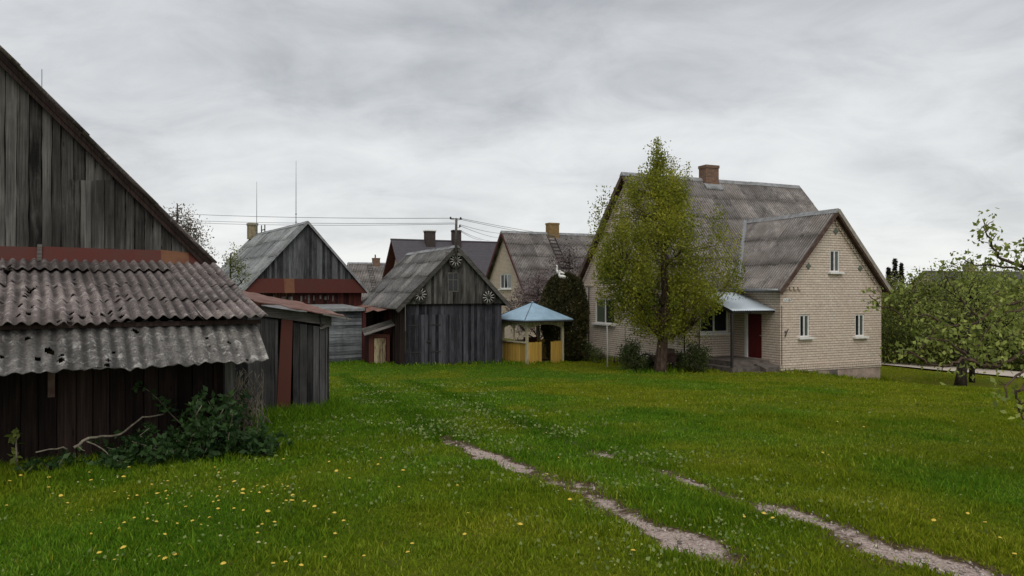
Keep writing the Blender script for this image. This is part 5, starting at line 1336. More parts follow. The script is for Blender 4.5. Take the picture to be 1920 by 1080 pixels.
for k, (px, d) in enumerate(((1665, 45), (1705, 44), (1745, 43), (1788, 42.5), (1832, 41.5), (1875, 40.5), (1920, 40))):
    b0 = place(px, d)
    crown_tree('hedge_shrub', ['low dark shrub at the road edge nearest the brick house', 'low dark shrub at the road edge second from the brick house', 'low dark shrub at the road edge left of the apple trunks', 'low dark shrub at the road edge behind the apple trunks',
                               'low dark shrub at the road edge right of the apple trunks', 'low dark shrub at the road edge under the lime tree', 'low dark shrub at the road edge at the far right'][k], 'shrub', b0,
               [(0, 0, -.05), (0, 0, 1), (0, 0, 2)], [.06, .04, .01], bush_env(1.3), .1, 2.3, 60, 60, .13, 'hedge', 'darkbark', 'shrubs along the road', 40 + k, cl_r=.35, gapn=.3, tint_bias=-.2)
# whippy shoots above the bushy tree are part of its crown
for k, (px, ty_, d, lb) in enumerate(((1678, 486, 72, 'taller dark pointed spruce rising behind the brick house corner'), (1666, 503, 74, 'shorter dark spruce left of the taller spruce'), (1690, 495, 73, 'narrow dark spruce right of the taller spruce'))):
    x, y, z = place(px, d); H = EZ + (HY - ty_) / F * d - z
    root = empty('spruce_tree', (x, y, z), 0, lb, 'tree', 'spruces behind the house')
    b = MB(); b.tube([(0, 0, 0), (0, 0, H)], [.15, .02], 6); b.build('trunk', M['darkbark'], root)
    rg = np.random.default_rng(k); nn = 2600; zf = rg.random(nn) ** 1.3; a = rg.uniform(0, 6.28, nn); rr = (1 - zf) ** .8 * (.85 + .25 * np.sin(zf * 34)) * np.sqrt(rg.random(nn)) * (.9 if k != 2 else .55)
    C = np.stack([rr * np.cos(a), rr * np.sin(a), zf * H], 1); leaves('crown', M['spruce'], root, C, np.full(nn, .22), None, .1, rg=rg, dirs=np.stack([np.cos(a), np.sin(a), a * 0 + .4], 1))

# old apple tree with two dark stems
x, y, z = place(1800, 31.5)
ap_ = crown_tree('old_apple_tree', 'old apple tree with a dark trunk and low spreading crown by the road', 'tree', (x, y, z), [(0, 0, -.1), (.05, 0, .5), (.15, 0, 1.2), (.3, 0, 2.2), (.35, .1, 3.6)], [.27, .20, .18, .13, .04],
                lut([(0, 1.5), (.2, 2.4), (.5, 2.5), (.8, 1.8), (1, .8)]), 1.35, 4.9, 140, 34, .12, 'appleleaf', 'darkbark', seed=51, cl_r=.3, gapn=.42)
x, y, z = place(1822, 33.5)
crown_tree('old_apple_tree', 'thinner apple tree stem just right of the old dark trunk', 'tree', (x, y, z), [(0, 0, -.1), (0, 0, 1.2), (.4, 0, 2.6), (.6, 0, 3.8)], [.13, .11, .09, .03], lut([(0, 1.2), (.3, 2.0), (.7, 1.9), (1, .6)]), 1.5, 4.7, 90, 32, .12, 'appleleaf', 'darkbark', seed=52, cl_r=.3)

# near apple tree, its trunk just out of frame: branches reach in from the right
nx_, ny_ = 8.3, 8.6; nz_ = gz(nx_, ny_)
na = empty('apple_tree', (nx_, ny_, nz_), 0, 'near apple tree whose twisted leafy branches reach in from the right edge', 'tree')
tb = MB(); tb.tube([(0, 0, -.1), (.05, 0, .7), (-.1, 0, 1.5), (-.2, 0, 2.1)], [.2, .15, .14, .11], 10)
LC = []; LD = []; LT = []; rg = np.random.default_rng(77)
def rosette(p, n, s, spread=.05):
    for _ in range(n):
        d = rg.normal(0, 1, 3); d[2] += .5; d /= np.linalg.norm(d)
        LC.append(np.array(p) + rg.normal(0, spread, 3)); LD.append(d); LT.append(np.clip(rg.normal(.55, .22), 0, 1))
def nbranch(pts, r0, r1, spurs, leafn, start=0.0):
    """pts: photo column, row and distance of points on one real branch"""
    q = [P(*p) - Vector((nx_, ny_, nz_)) for p in pts]
    # smooth
    sm = []
    for i in range(len(q) - 1):
        for k in range(4):
            f = k / 4; sm.append(q[i].lerp(q[i + 1], f) + Vector(rg.normal(0, .012, 3)))
    sm.append(q[-1]); n = len(sm)
    tb.tube(sm, [r0 + (r1 - r0) * i / (n - 1) for i in range(n)], 6)
    for k in range(spurs):
        f = start + (1 - start) * (k + rg.random() * .8) / spurs; i = min(n - 2, int(f * (n - 1))); p = sm[i].lerp(sm[i + 1], rg.random())
        e = p + Vector(rg.normal(0, .06, 3)) + Vector((0, 0, .035)); tb.tube([p, (p + e) / 2 + Vector(rg.normal(0, .008, 3)), e], [r1 * 1.1, r1 * .9, r1 * .7], 4)
        rosette(e, int(leafn * rg.uniform(.8, 2.2)), .065)
    rosette(sm[-1], leafn, .06)
hub = [(2290, 560, 8.6)]
nbranch([(2290, 420, 8.6), (2100, 470, 8.5), (1925, 503, 8.4), (1880, 487, 8.3), (1862, 462, 8.3), (1850, 435, 8.2), (1843, 410, 8.2)], .028, .005, 12, 8, .3)
nbranch([(1960, 490, 8.4), (1925, 503, 8.4), (1880, 500, 8.5), (1830, 495, 8.6), (1800, 484, 8.7)], .02, .005, 7, 6, .2)
nbranch([(2290, 640, 8.6), (2120, 560, 9.2), (1990, 530, 9.6), (1925, 565, 9.6), (1870, 572, 9.6), (1830, 606, 9.6), (1775, 612, 9.5), (1735, 588, 9.5), (1700, 600, 9.4), (1665, 578, 9.3), (1648, 574, 9.3), (1630, 553, 9.3)], .028, .005, 22, 9, .15)
nbranch([(2300, 700, 8.6), (2130, 620, 8.2), (2010, 640, 8.0), (1930, 660, 7.9), (1880, 680, 7.9), (1840, 690, 7.8), (1815, 668, 7.8), (1780, 640, 7.8), (1740, 635, 7.8)], .03, .005, 18, 9, .2)
nbranch([(1880, 680, 7.9), (1850, 690, 7.8), (1800, 672, 7.8), (1775, 690, 7.7), (1740, 680, 7.7), (1710, 660, 7.7), (1690, 668, 7.7)], .02, .005, 10, 6, .1)
nbranch([(1990, 640, 8.0), (1960, 660, 7.6), (1925, 690, 7.4), (1890, 720, 7.3), (1882, 748, 7.3)], .02, .006, 6, 5, .3)
nbranch([(1985, 690, 7.6), (1940, 705, 7.3), (1905, 735, 7.2), (1912, 770, 7.2), (1925, 800, 7.1)], .02, .006, 6, 5, .3)
nbranch([(2010, 560, 8.4), (1940, 570, 8.2), (1890, 585, 8.1), (1850, 620, 8.1), (1830, 655, 8.0)], .018, .005, 14, 10, .1)
nbranch([(2050, 520, 8.5), (1960, 540, 8.3), (1910, 540, 8.2), (1870, 548, 8.2), (1840, 560, 8.2)], .018, .005, 14, 10, .1)
nbranch([(2010, 600, 8.3), (1950, 615, 8.0), (1910, 625, 7.9), (1880, 640, 7.9)], .018, .005, 13, 10, .1)
nbranch([(1840, 600, 9.6), (1800, 560, 9.7), (1780, 530, 9.7), (1765, 505, 9.8)], .014, .004, 8, 7, .2)
nbranch([(1760, 610, 9.5), (1735, 640, 9.4), (1715, 665, 9.4)], .012, .004, 6, 7, .2)
nbranch([(1700, 590, 9.4), (1720, 560, 9.4), (1712, 540, 9.5)], .010, .004, 4, 5, .2)
for (a, b) in (((-.2, 0, 2.1), P(2290, 420, 8.6)), ((-.15, 0, 1.9), P(2290, 640, 8.6)), ((-.1, 0, 1.5), P(2300, 700, 8.6)), ((-.2, 0, 2.1), P(2050, 520, 8.5)), ((-.15, 0, 1.8), P(2010, 600, 8.3)), ((-.2, 0, 2.0), P(2010, 560, 8.4)), ((-.1, 0, 1.6), P(1985, 690, 7.6))):
    b = Vector(b) - Vector((nx_, ny_, nz_)); limb(tb, a, b, .06, .04, .08, 6, 6, random.Random(2))
tb.build('trunk', M['bark'], na)
leaves('crown', M['appleleaf'], na, np.array(LC), np.full(len(LC), .062), np.array(LT), .3, aspect=.62, rg=rg, dirs=np.array(LD))

# creeper, dry stems and branch at the lean-to
fr = Frame((-4.69, 11.5), UB, 1.9)
def leanto(px, py, off=.15): 
    b = -2.75 - off; p = fr.pf(px, b); w = fr.W(p, b); return Vector((w[0], w[1], fr.zf(px, py, b)))
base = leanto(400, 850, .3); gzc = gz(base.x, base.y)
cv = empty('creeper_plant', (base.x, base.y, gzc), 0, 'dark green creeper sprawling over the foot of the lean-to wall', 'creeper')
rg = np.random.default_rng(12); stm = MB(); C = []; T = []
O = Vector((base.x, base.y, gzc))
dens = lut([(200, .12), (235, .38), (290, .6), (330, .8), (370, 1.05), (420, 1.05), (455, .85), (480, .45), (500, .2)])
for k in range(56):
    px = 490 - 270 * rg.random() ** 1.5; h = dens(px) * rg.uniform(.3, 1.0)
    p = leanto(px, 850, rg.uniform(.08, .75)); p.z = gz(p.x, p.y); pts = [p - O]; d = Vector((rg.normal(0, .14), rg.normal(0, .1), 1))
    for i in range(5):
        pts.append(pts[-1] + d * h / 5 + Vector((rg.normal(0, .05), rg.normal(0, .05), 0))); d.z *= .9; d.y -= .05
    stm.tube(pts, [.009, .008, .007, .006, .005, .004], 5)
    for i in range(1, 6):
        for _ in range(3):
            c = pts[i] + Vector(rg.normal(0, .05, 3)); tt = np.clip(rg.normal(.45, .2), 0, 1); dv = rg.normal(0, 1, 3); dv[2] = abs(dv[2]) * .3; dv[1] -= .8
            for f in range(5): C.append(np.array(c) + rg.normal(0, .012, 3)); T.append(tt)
for k in range(46):  # low weeds, dark growth planted in place of the wall's shade
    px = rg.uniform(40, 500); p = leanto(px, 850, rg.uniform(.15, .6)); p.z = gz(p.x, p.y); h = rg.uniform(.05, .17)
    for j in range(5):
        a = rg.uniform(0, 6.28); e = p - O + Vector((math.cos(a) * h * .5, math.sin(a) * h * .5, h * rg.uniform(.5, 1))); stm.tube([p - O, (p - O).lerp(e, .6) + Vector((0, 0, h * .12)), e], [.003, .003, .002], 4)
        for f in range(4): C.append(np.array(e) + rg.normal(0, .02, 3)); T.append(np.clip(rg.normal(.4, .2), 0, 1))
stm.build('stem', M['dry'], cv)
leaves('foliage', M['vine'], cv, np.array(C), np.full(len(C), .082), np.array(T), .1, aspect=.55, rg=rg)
dv = empty('dry_vine', tuple(leanto(462, 790, .1)), 0, 'tangle of dry bare vine stems hanging at the lean-to corner', 'vine')
O = leanto(462, 790, .1); m = MB()
for k in range(40):
    px = rg.uniform(432, 482); a = leanto(px, 690 + rg.uniform(0, 30), .06) ; c = leanto(px + rg.normal(0, 14), 810 + rg.uniform(-20, 15), .12)
    pts = []
    for i in range(9):
        f = i / 8; q = a.lerp(c, f) + Vector((rg.normal(0, .022), rg.normal(0, .02), rg.normal(0, .01))) + Vector((math.sin(f * 3.1 + k) * .09, -.05 * math.sin(3.14 * f), 0)); pts.append(q - O)
    m.tube(pts, .0055, 5)
for k in range(14):
    a = leanto(470 + rg.uniform(-15, 8), 800, .15); c = leanto(455 + rg.uniform(-50, 40), 745 + rg.uniform(-15, 30), .3)
    pts = [(a.lerp(c, i / 6) + Vector((0, 0, .1 * math.sin(i / 6 * 3.1))) + Vector(rg.normal(0, .015, 3))) - O for i in range(7)]; m.tube(pts, .005, 5)
m.build('stem', M['dry'], dv)
fb_ = empty('fallen_branch', tuple(leanto(140, 842, .4)), 0, 'long bare pale branch lying curved against the foot of the lean-to', 'branch'); O = leanto(140, 842, .4); m = MB()
for pts, r0, r1 in (([(140, 838, .5), (165, 822, .45), (190, 819, .42), (225, 815, .38), (248, 798, .32), (268, 783, .28), (308, 776, .22)], .016, .007), ([(68, 848, .6), (100, 842, .55), (120, 838, .52), (126, 842, .5)], .006, .009),
                    ([(160, 827, .45), (185, 836, .5), (205, 853, .55), (235, 870, .6)], .008, .004), ([(145, 836, .5), (160, 845, .55)], .006, .003)):
    q = [leanto(*p) - O for p in pts]; s = []
    for i in range(len(q) - 1):
        for k in range(3): s.append(q[i].lerp(q[i + 1], k / 3) + Vector(rg.normal(0, .004, 3)))
    s.append(q[-1]); m.tube(s, [r0 + (r1 - r0) * i / (len(s) - 1) for i in range(len(s))], 7)
m.build('stem', M['dry'], fb_)
p = leanto(30, 860, .2); p.z = gz(p.x, p.y)
sp_ = empty('young_plant', tuple(p), 0, 'young upright plant with a few drooping yellow green leaves at the left edge', 'plant')
m = MB(); m.tube([(0, 0, 0), (.01, 0, .2), (0, 0, .42)], [.012, .01, .006], 6); m.build('stem', M['dry'], sp_)
C = [(rg.normal(0, .02), rg.normal(0, .02), z) for z in (.42, .42, .41, .4, .4, .43, .18, .17, .2, .16, .3) for _ in (0, 1)]
leaves('foliage', M['appleleaf'], sp_, np.array(C), np.full(len(C), .10), None, -.5, aspect=.5, rg=rg)
# ================================================================== ground, road, grass, flowers
RUTS = [
    ([(640, 702), (700, 735), (760, 772), (810, 805), (850, 826), (905, 848), (960, 872), (1000, 888), (1045, 902), (1085, 915), (1120, 935), (1165, 965), (1205, 985), (1250, 1005), (1300, 1028), (1360, 1050), (1450, 1095), (1560, 1150)],
     [0, 0, .04, .12, .6, .75, .75, .42, .78, .62, .48, .58, .75, .8, .85, .45, .0, .0], [.1, .1, .1, .1, .17, .23, .21, .16, .27, .23, .18, .22, .26, .27, .27, .25, .1, .1]),
    ([(760, 712), (900, 762), (1000, 798), (1090, 833), (1140, 851), (1190, 868), (1240, 885), (1300, 906), (1345, 921), (1400, 941), (1440, 955), (1490, 966), (1540, 980), (1600, 1004), (1650, 1026), (1720, 1048), (1790, 1066), (1860, 1085), (2000, 1130)],
     [0, 0, .0, .35, .55, .3, .45, .55, .33, .33, .62, .66, .72, .85, .9, .95, 1.0, 1.0, 1.0], [.1, .1, .1, .13, .14, .11, .13, .15, .12, .12, .21, .21, .20, .25, .29, .30, .28, .28, .28])]
RUTW = []
for pts, st, hw in RUTS:
    g = np.array([px_ground(*p) for p in pts]); RUTW.append((g, np.array(st), np.array(hw)))
def seg_dist(X, Y, a, b):
    d = b - a; L2 = (d @ d) + 1e-9
    t = np.clip(((X - a[0]) * d[0] + (Y - a[1]) * d[1]) / L2, 0, 1)
    return np.hypot(X - a[0] - t * d[0], Y - a[1] - t * d[1]), t
def fw(O, U, a, b): O, U = np.array(O), np.array(U); return O + a * U + b * np.array([-U[1], U[0]])
def gravel_mask(X, Y):
    m = np.zeros_like(X)
    wob = (fbm(X * 2.3, Y * 2.3, 21, 4) - .5) * .5
    for g, st, hw in RUTW:
        for i in range(len(g) - 1):
            dd, t = seg_dist(X, Y, g[i], g[i + 1]); dd = np.abs(dd + wob * .6)
            s = st[i] * (1 - t) + st[i + 1] * t; h = hw[i] * (1 - t) + hw[i + 1] * t
            m = np.maximum(m, s * (1 - sstep((dd - h * .12) / (h * 1.15))))
    return np.clip(m * np.clip(.12 + 1.6 * fbm(X * 1.9, Y * 1.9, 33, 4), 0, 1.25) * (.5 + 1.0 * fbm(X * 6.5, Y * 6.5, 35, 3)), 0, 1)
def track_near(X, Y):
    m = np.full_like(X, 9.0)
    for g, st, hw in RUTW:
        for i in range(len(g) - 1): m = np.minimum(m, seg_dist(X, Y, g[i], g[i + 1])[0])
    return m
def patch(X, Y):
    a = fbm(X / 2.8 + 3, Y / 4.2, 41, 4); b = fbm(X / .6, Y / .8, 44, 3)
    bias = .17 * sstep((X + 1.5) / 6) + .20 * sstep((X - 2.5) / 5) * sstep((Y - 7) / 3) + .05
    lushL = sstep((-1.6 - X) / 1.5) * sstep((16 - Y) / 6) * sstep((Y - 6.6) / 1.5)
    c = fbm(X / 1.1 + 9, Y / 1.5, 47, 3)
    strip = np.exp(-(track_near(X, Y) / .28) ** 2) * sstep((Y - 8.5) / 2.5)
    return np.clip((a - .46 + bias * .75 - .1 * lushL) * 2.6 + (b - .5) * .8 + (c - .5) * .9 + .02 - .5 * strip - .8 * np.exp(-(seg_dist(X, Y, np.array(fw((-4.69, 11.5), UB, -6.5, -3.2)), np.array(fw((-4.57, 13.2), UB, 1.3, -.3)))[0] / 1.1) ** 2), 0, 1)
def bumps(X, Y):
    return (fbm(X / .5, Y / .5, 51, 3) - .5) * .05 + (fbm(X / 2.5, Y / 2.5, 55, 2) - .5) * .10

# one sheet reaching to the horizon, fine near the camera
xs = np.concatenate([[-4000, -1500, -600, -250, -120, -70], np.arange(-45, -12, .8), np.arange(-12, -5, .16), np.arange(-5, 8, .075), np.arange(8, 14, .16), np.arange(14, 46, .8), [70, 120, 250, 600, 1500, 4000]])
ys = np.concatenate([[-200, -60, -20, -5, 0, 2], np.arange(3.4, 9, .06), np.arange(9, 14, .10), np.arange(14, 24, .2), np.arange(24, 60, .5), np.arange(60, 120, 4), [140, 200, 320, 600, 1200, 2500, 5000]])
X, Y = np.meshgrid(xs, ys)
Z = ground_z(X, Y); near = ((Y > 2) & (Y < 60) & (np.abs(X) < 46))
gm = np.where(near & (Y < 40), gravel_mask(X, Y), 0)
Z = Z + np.where(near, bumps(X, Y), 0) - gm * .035
V = np.stack([X, Y, Z], -1).reshape(-1, 3); i = np.arange(X.size).reshape(X.shape)
Fc = np.stack([i[:-1, :-1], i[:-1, 1:], i[1:, 1:], i[1:, :-1]], -1).reshape(-1, 4)
go = np_mesh('ground', V, Fc, M['ground'], None, None, True, {'patch': patch(X, Y).ravel(), 'gravel': gm.ravel()}); go['kind'] = 'structure'

# pale road behind the apple trees
low = [(1480, 679.5), (1560, 681), (1655, 685.5), (1740, 694), (1830, 702), (1920, 711), (2020, 722), (2150, 738)]; upp = [(1480, 675), (1560, 675.5), (1655, 678.5), (1740, 685.5), (1830, 692), (1920, 700), (2020, 709), (2150, 722)]
rv = []; 
def interp(pl_, n):
    a = np.array([px_ground(*p) for p in pl_]); t = np.linspace(0, len(a) - 1, n); return np.stack([np.interp(t, np.arange(len(a)), a[:, k]) for k in (0, 1)], 1)
A, B = interp(low, 60), interp(upp, 60); nw = 6
RP = A[:, None, :] + (B - A)[:, None, :] * np.linspace(0, 1, nw)[None, :, None]
zz_ = ground_z(RP[..., 0], RP[..., 1]) + .075
V = np.concatenate([RP, zz_[..., None]], -1).reshape(-1, 3); i = np.arange(60 * nw).reshape(60, nw)
Fc = np.stack([i[:-1, :-1], i[1:, :-1], i[1:, 1:], i[:-1, 1:]], -1).reshape(-1, 4)
np_mesh('road', V, Fc, M['gravelpath'], None)['kind'] = 'structure'
def on_road(X, Y):
    m = np.zeros(X.shape, bool); c = (A + B) / 2; hw = np.linalg.norm(A - B, axis=1) / 2
    for k in range(0, 59, 2):
        d, _ = seg_dist(X, Y, c[k], c[min(59, k + 2)]); m |= d < hw[k] + .05
    return m

# places where the grass is left long
LONG = []
def longg(fr, a, b, h, w): LONG.append((np.array(fr[0]), np.array(fr[1]), h, w))
def fw(O, U, a, b): O, U = np.array(O), np.array(U); return O + a * U + b * np.array([-U[1], U[0]])
for (a, b, h, w) in ((fw((-4.69, 11.5), UB, -5.6, -3.0), fw((-4.69, 11.5), UB, 0.1, -3.0), .15, .55), (fw((-4.57, 13.2), UB, -.4, -.3), fw((-4.57, 13.2), UB, 1.4, -.2), .24, .75), (fw((-4.57, 13.2), UB, 1.45, 0), fw((-4.57, 13.2), UB, 1.45, 2.4), .22, .3),
                     (fw((-7.8, 38.3), UB, -4, -.1), fw((-7.8, 38.3), UB, 0, -.1), .2, .5), (fw((-5.12, 35.5), UH, 0, -.1), fw((-5.12, 35.5), UH, 5, -.1), .22, .35), (fw((-7.1, 36.9), UH, 0, -.1), fw((-7.1, 36.9), UH, 1.1, -.1), .14, .3),
                     (fw((.747, 37), UB, 0, -.1), fw((.747, 37), UB, 2.2, -.1), .16, .35), (fw((.747, 37), UB, -.1, 0), fw((.747, 37), UB, -.1, 2.2), .2, .4), (fw((7.85, 33.69), UH, -.2, 0), fw((7.85, 33.69), UH, -.2, 9.4), .3, .7),
                     (fw((7.85, 33.69), UH, 2.8, -3.2), fw((7.85, 33.69), UH, 8.9, -3.2), .2, .35), (np.array([5.2, 31.5]), np.array([8.4, 31.6]), .22, .55), (fw((7.85, 33.69), UH, 9.0, -3.1), fw((7.85, 33.69), UH, 9.0, 0), .2, .4)):
    LONG.append((a, b, h, w))
def blade_field(n, y0, y1, hmul, wmul, rg, pw=1.0):
    u = rg.random(n); Y = np.sqrt(y0 ** 2 + (y1 ** 2 - y0 ** 2) * u) if pw == 1 else y0 + (y1 - y0) * u
    X = rg.uniform(-1, 1, n) * (Y * .76 + .6)
    gmk = gravel_mask(X, Y)
    keep = (rg.random(n) > np.clip(gmk * 2.0 - .12, 0, .97))
    keep &= ~on_road(X, Y) if y1 > 30 else True
    dens = fbm(X / .35, Y / .35, 61, 2); keep &= rg.random(n) < .55 + .9 * dens
    X, Y, gmk = X[keep], Y[keep], gmk[keep]; n = len(X)
    H = (.028 + .05 * rg.random(n) ** 1.6 + .05 * np.maximum(0, fbm(X / 1.3, Y / 1.3, 71, 3) - .5)) * hmul * (1 - .5 * np.clip(gmk * 2, 0, 1))
    H = H * (.66 + .55 * sstep((fbm(X / .38, Y / .38, 73, 3) - .45) / .25)) * (1 + .35 * np.exp(-(track_near(X, Y) / .5) ** 2))
    tall = rg.random(n) < .008; H = np.where(tall, H * 2.2, H)
    for a, b, h, w in LONG:
        d, _ = seg_dist(X, Y, a, b); H = H + h * np.exp(-(d / w) ** 2) * rg.uniform(.35, 1.0, n)
    W = (.0035 + .004 * rg.random(n)) * wmul
    ang = rg.uniform(0, 2 * math.pi, n); le = rg.uniform(0, 2 * math.pi, n); ln = H * rg.uniform(.15, .75, n)
    Z = ground_z(X, Y) + bumps(X, Y) - gmk * .035 - .008
    dx, dy = np.cos(ang) * W, np.sin(ang) * W; lx, ly = np.cos(le) * ln, np.sin(le) * ln
    V = np.empty((n, 5, 3))
    V[:, 0] = np.stack([X - dx, Y - dy, Z], 1); V[:, 1] = np.stack([X + dx, Y + dy, Z], 1)
    V[:, 2] = np.stack([X + dx * .8 + lx * .35, Y + dy * .8 + ly * .35, Z + H * .6], 1); V[:, 3] = np.stack([X - dx * .8 + lx * .35, Y - dy * .8 + ly * .35, Z + H * .6], 1)
    V[:, 4] = np.stack([X + lx, Y + ly, Z + H], 1)
    o = np.arange(n)[:, None] * 5
    T = np.concatenate([o + [0, 1, 2], o + [0, 2, 3], o + [3, 2, 4]], 0)
    pt = np.clip(patch(X, Y) + rg.normal(0, .12, n), 0, 1)
    pt = np.where(rg.random(n) < .05, 1.0, pt); thatch = np.exp(-(track_near(X, Y) / .38) ** 2) * sstep((9.5 - Y) / 3); pt = np.clip(pt + .8 * thatch * rg.random(n), 0, 1.0)
    tn = np.clip(rg.normal(.45, .22, n) + (fbm(X / .8, Y / .8, 81, 2) - .5) * .5 - .38 * np.exp(-(track_near(X, Y) / .26) ** 2) * sstep((Y - 9) / 2), 0, 1)
    return V.reshape(-1, 3), T, np.repeat(pt, 5), np.repeat(tn, 5)
rg = np.random.default_rng(5)
parts = [blade_field(190000, 4.3, 8, .78, .85, rg), blade_field(190000, 8, 14, .8, 1.3, rg), blade_field(190000, 14, 25, .75, 2.2, rg), blade_field(150000, 25, 46, .7, 4.0, rg)]
off = 0; VV, TT, PT, TN = [], [], [], []
for V, T, p, t in parts: VV.append(V); TT.append(T + off); PT.append(p); TN.append(t); off += len(V)
g = np_mesh('grass', np.concatenate(VV), np.concatenate(TT), M['grass'], None, np.concatenate(TN), False, {'patch': np.concatenate(PT)})
tag(g, 'short uneven green lawn covering the whole yard', 'grass', kind='stuff')

# loose pebbles in the ruts
n = 60000; Yp = rg.uniform(4.2, 13, n); Xp = rg.uniform(-1, 1, n) * Yp * .78; gk = gravel_mask(Xp, Yp); k = rg.random(n) < gk ** 1.5 * 1.1; Xp, Yp, gk = Xp[k], Yp[k], gk[k]; n = len(Xp)
Zp = ground_z(Xp, Yp) + bumps(Xp, Yp) - gk * .035; s = rg.uniform(.005, .014, n) * rg.uniform(.7, 1.5, n)
oc = np.array([[1, 0, 0], [0, 1, 0], [-1, 0, 0], [0, -1, 0], [0, 0, .8], [0, 0, -.5]], float)
V = (oc[None] * rg.uniform(.6, 1.3, (n, 6, 1))) * s[:, None, None]; a = rg.uniform(0, 6.28, n); ca, sa = np.cos(a)[:, None], np.sin(a)[:, None]
V = np.stack([V[..., 0] * ca - V[..., 1] * sa + Xp[:, None], V[..., 0] * sa + V[..., 1] * ca + Yp[:, None], V[..., 2] + Zp[:, None] + .002], -1)
tf = np.array([[0, 1, 4], [1, 2, 4], [2, 3, 4], [3, 0, 4], [1, 0, 5], [2, 1, 5], [3, 2, 5], [0, 3, 5]])
T = (np.arange(n)[:, None, None] * 6 + tf[None]).reshape(-1, 3)
g = np_mesh('gravel', V.reshape(-1, 3), T, M['pebble'], None, np.repeat(np.clip(rg.normal(.5, .25, n), 0, 1), 6)); tag(g, 'pale crushed gravel showing in the two worn wheel ruts', 'gravel', kind='stuff')

# pale and green clover and plantain leaves along the track
n = 60000; Yp = 4.4 + (24 - 4.4) * rg.random(n) ** 1.2; Xp = rg.uniform(-1, 1, n) * Yp * .76
tr_ = track_near(Xp, Yp); cl_ = fbm(Xp / .7, Yp / .7, 91, 3)
w = .85 * np.exp(-(tr_ / .8) ** 2) + .22 * (Xp < -.2) + .03; k = rg.random(n) < w * np.clip((cl_ - .42) * 5, 0, 1) * (1 - np.clip(gravel_mask(Xp, Yp) * 2.2, 0, .96)) * np.clip(Yp / 9, .25, 1); Xp, Yp = Xp[k], Yp[k]; n = len(Xp)
C = np.stack([Xp, Yp, ground_z(Xp, Yp) + bumps(Xp, Yp) + rg.uniform(.015, .06, n)], 1)
dv = rg.normal(0, 1, (n, 3)); dv[:, 2] = np.abs(dv[:, 2]) * .2
big_ = rg.random(n) < .28
g = leaves('clover', M['speck'], None, C, np.where(big_, .020, .040) * np.clip(Yp / 8, .75, 1.4), np.where(big_, rg.uniform(.7, 1, n), rg.uniform(0, .35, n)), .1, aspect=.8, rg=rg, dirs=dv)
tag(g, 'small clover and plantain leaves scattered along the track', 'ground cover', kind='stuff')

# dandelions: every flower a thing of its own
def dandelion_mesh(kind, seed):
    r = np.random.default_rng(seed); b = MB(); h = r.uniform(.05, .11); lx, ly = r.normal(0, .012, 2)
    b.tube([(0, 0, -.01), (lx * .4, ly * .4, h * .6), (lx, ly, h)], [.0025, .0022, .002], 5, .5, 1)
    R_ = .019 if kind == 'y' else .016; k = 12; vs = [(lx, ly, h + .008)]; fs = []
    for ring, (rr, zz) in enumerate(((R_ * .55, .010), (R_, .003))):
        for i in range(k): a = 2 * math.pi * i / k; q = rr * r.uniform(.88, 1.12); vs.append((lx + q * math.cos(a), ly + q * math.sin(a), h + zz + r.uniform(-.001, .001)))
    vs.append((lx, ly, h - .003))
    for i in range(k):
        j = (i + 1) % k; fs.append((0, 1 + i, 1 + j)); fs.append((1 + i, 1 + k + i, 1 + k + j, 1 + j)); fs.append((1 + k + i, 1 + 2 * k, 1 + k + j))
    b.add(vs, fs, .5, 0, False); return b
protos = {}
for kind, mt in (('y', 'dandelion'), ('w', 'fluff')):
    for s in range(4):
        o = dandelion_mesh(kind, s + 10 * (kind == 'w')).build('dandelion', [M[mt], M['stemgreen']]); protos[(kind, s)] = o.data; bpy.data.objects.remove(o)
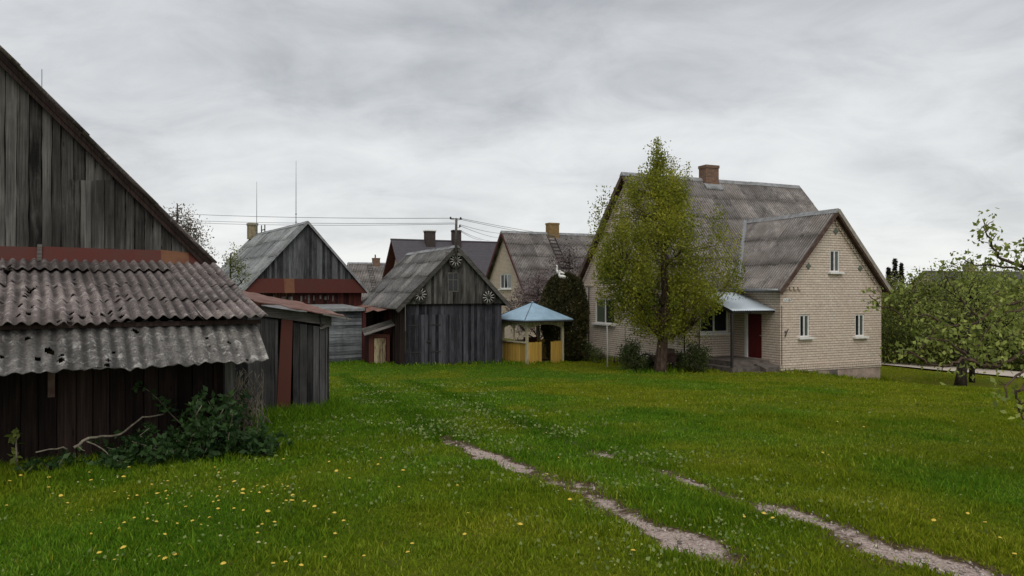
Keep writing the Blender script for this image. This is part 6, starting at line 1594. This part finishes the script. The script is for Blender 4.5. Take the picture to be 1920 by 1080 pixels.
crop = [(145, 370), (120, 430), (275, 350), (265, 428), (495, 410), (450, 445), (512, 447), (555, 332), (577, 308), (378, 410), (580, 440), (698, 437), (723, 392), (858, 355), (947, 460), (932, 485), (848, 492), (660, 517), (885, 540), (930, 515), (1097, 462), (1222, 298), (1325, 478), (1232, 487), (1368, 537), (1455, 382), (1627, 505), (1657, 550), (1633, 603),
        (1103, 677), (850, 645), (45, 575), (345, 540), (192, 350), (75, 398), (310, 525), (712, 838), (563, 856), (990, 846), (965, 870), (1240, 770), (1260, 930), (1540, 928), (1620, 912), (1690, 945), (1470, 697), (1545, 685), (1845, 355), (1890, 428), (1605, 343), (1513, 273), (1870, 740), (1350, 575), (1500, 645), (1780, 600), (1430, 830), (1720, 595), (10, 410), (55, 460), (785, 530)]
pxs = [(x / 3, 760 + y / 3, 'y' if i % 5 else 'w') for i, (x, y) in enumerate(crop)]
pxs += [(640 + x / 2.572, 660 + y / 2.572, 'y') for x, y in ((300, 628), (1100, 755), (348, 957), (312, 1000), (180, 582), (190, 545), (555, 668), (605, 800), (595, 915), (1400, 1020), (850, 885))]
pxs += [(1280 + x / 2.572, 660 + y / 2.572, 'y') for x, y in ((1385, 790), (1465, 868), (1525, 925), (1605, 1005), (365, 815), (445, 850), (1390, 400), (740, 355), (860, 372), (662, 510), (1210, 850))]
r2 = random.Random(8)
while len(pxs) < 215:
    x = r2.triangular(0, 760, 330); y = r2.triangular(870, 1080, 930)
    if r2.random() < .15: x, y = r2.uniform(600, 1900), r2.uniform(780, 1075)
    pxs.append((x, y, 'y' if r2.random() < .5 else 'w'))
LBL = {'y': ('small yellow dandelion head on a short stem in the lawn', 'yellow dandelions in the lawn'), 'w': ('small pale closed dandelion head on a short stem in the lawn', 'pale dandelion heads in the lawn')}
for i, (x, y, kd) in enumerate(pxs):
    X_, Y_ = px_ground(x, y)
    if float(gravel_mask(np.array([X_]), np.array([Y_]))[0]) > .45: continue
    o = bpy.data.objects.new('dandelion', protos[(kd, i % 4)]); COL.objects.link(o)
    o.location = (X_, Y_, float(ground_z(X_, Y_) + bumps(np.array([X_]), np.array([Y_]))[0])); o.rotation_euler = (r2.uniform(-.25, .25), r2.uniform(-.25, .25), r2.uniform(0, 6.28))
    s = r2.uniform(.6, 1.08) * (1 if i < 82 else .7) * (1 if kd == 'y' else .8); o.scale = (s, s, s); tag(o, LBL[kd][0], 'flower', LBL[kd][1])
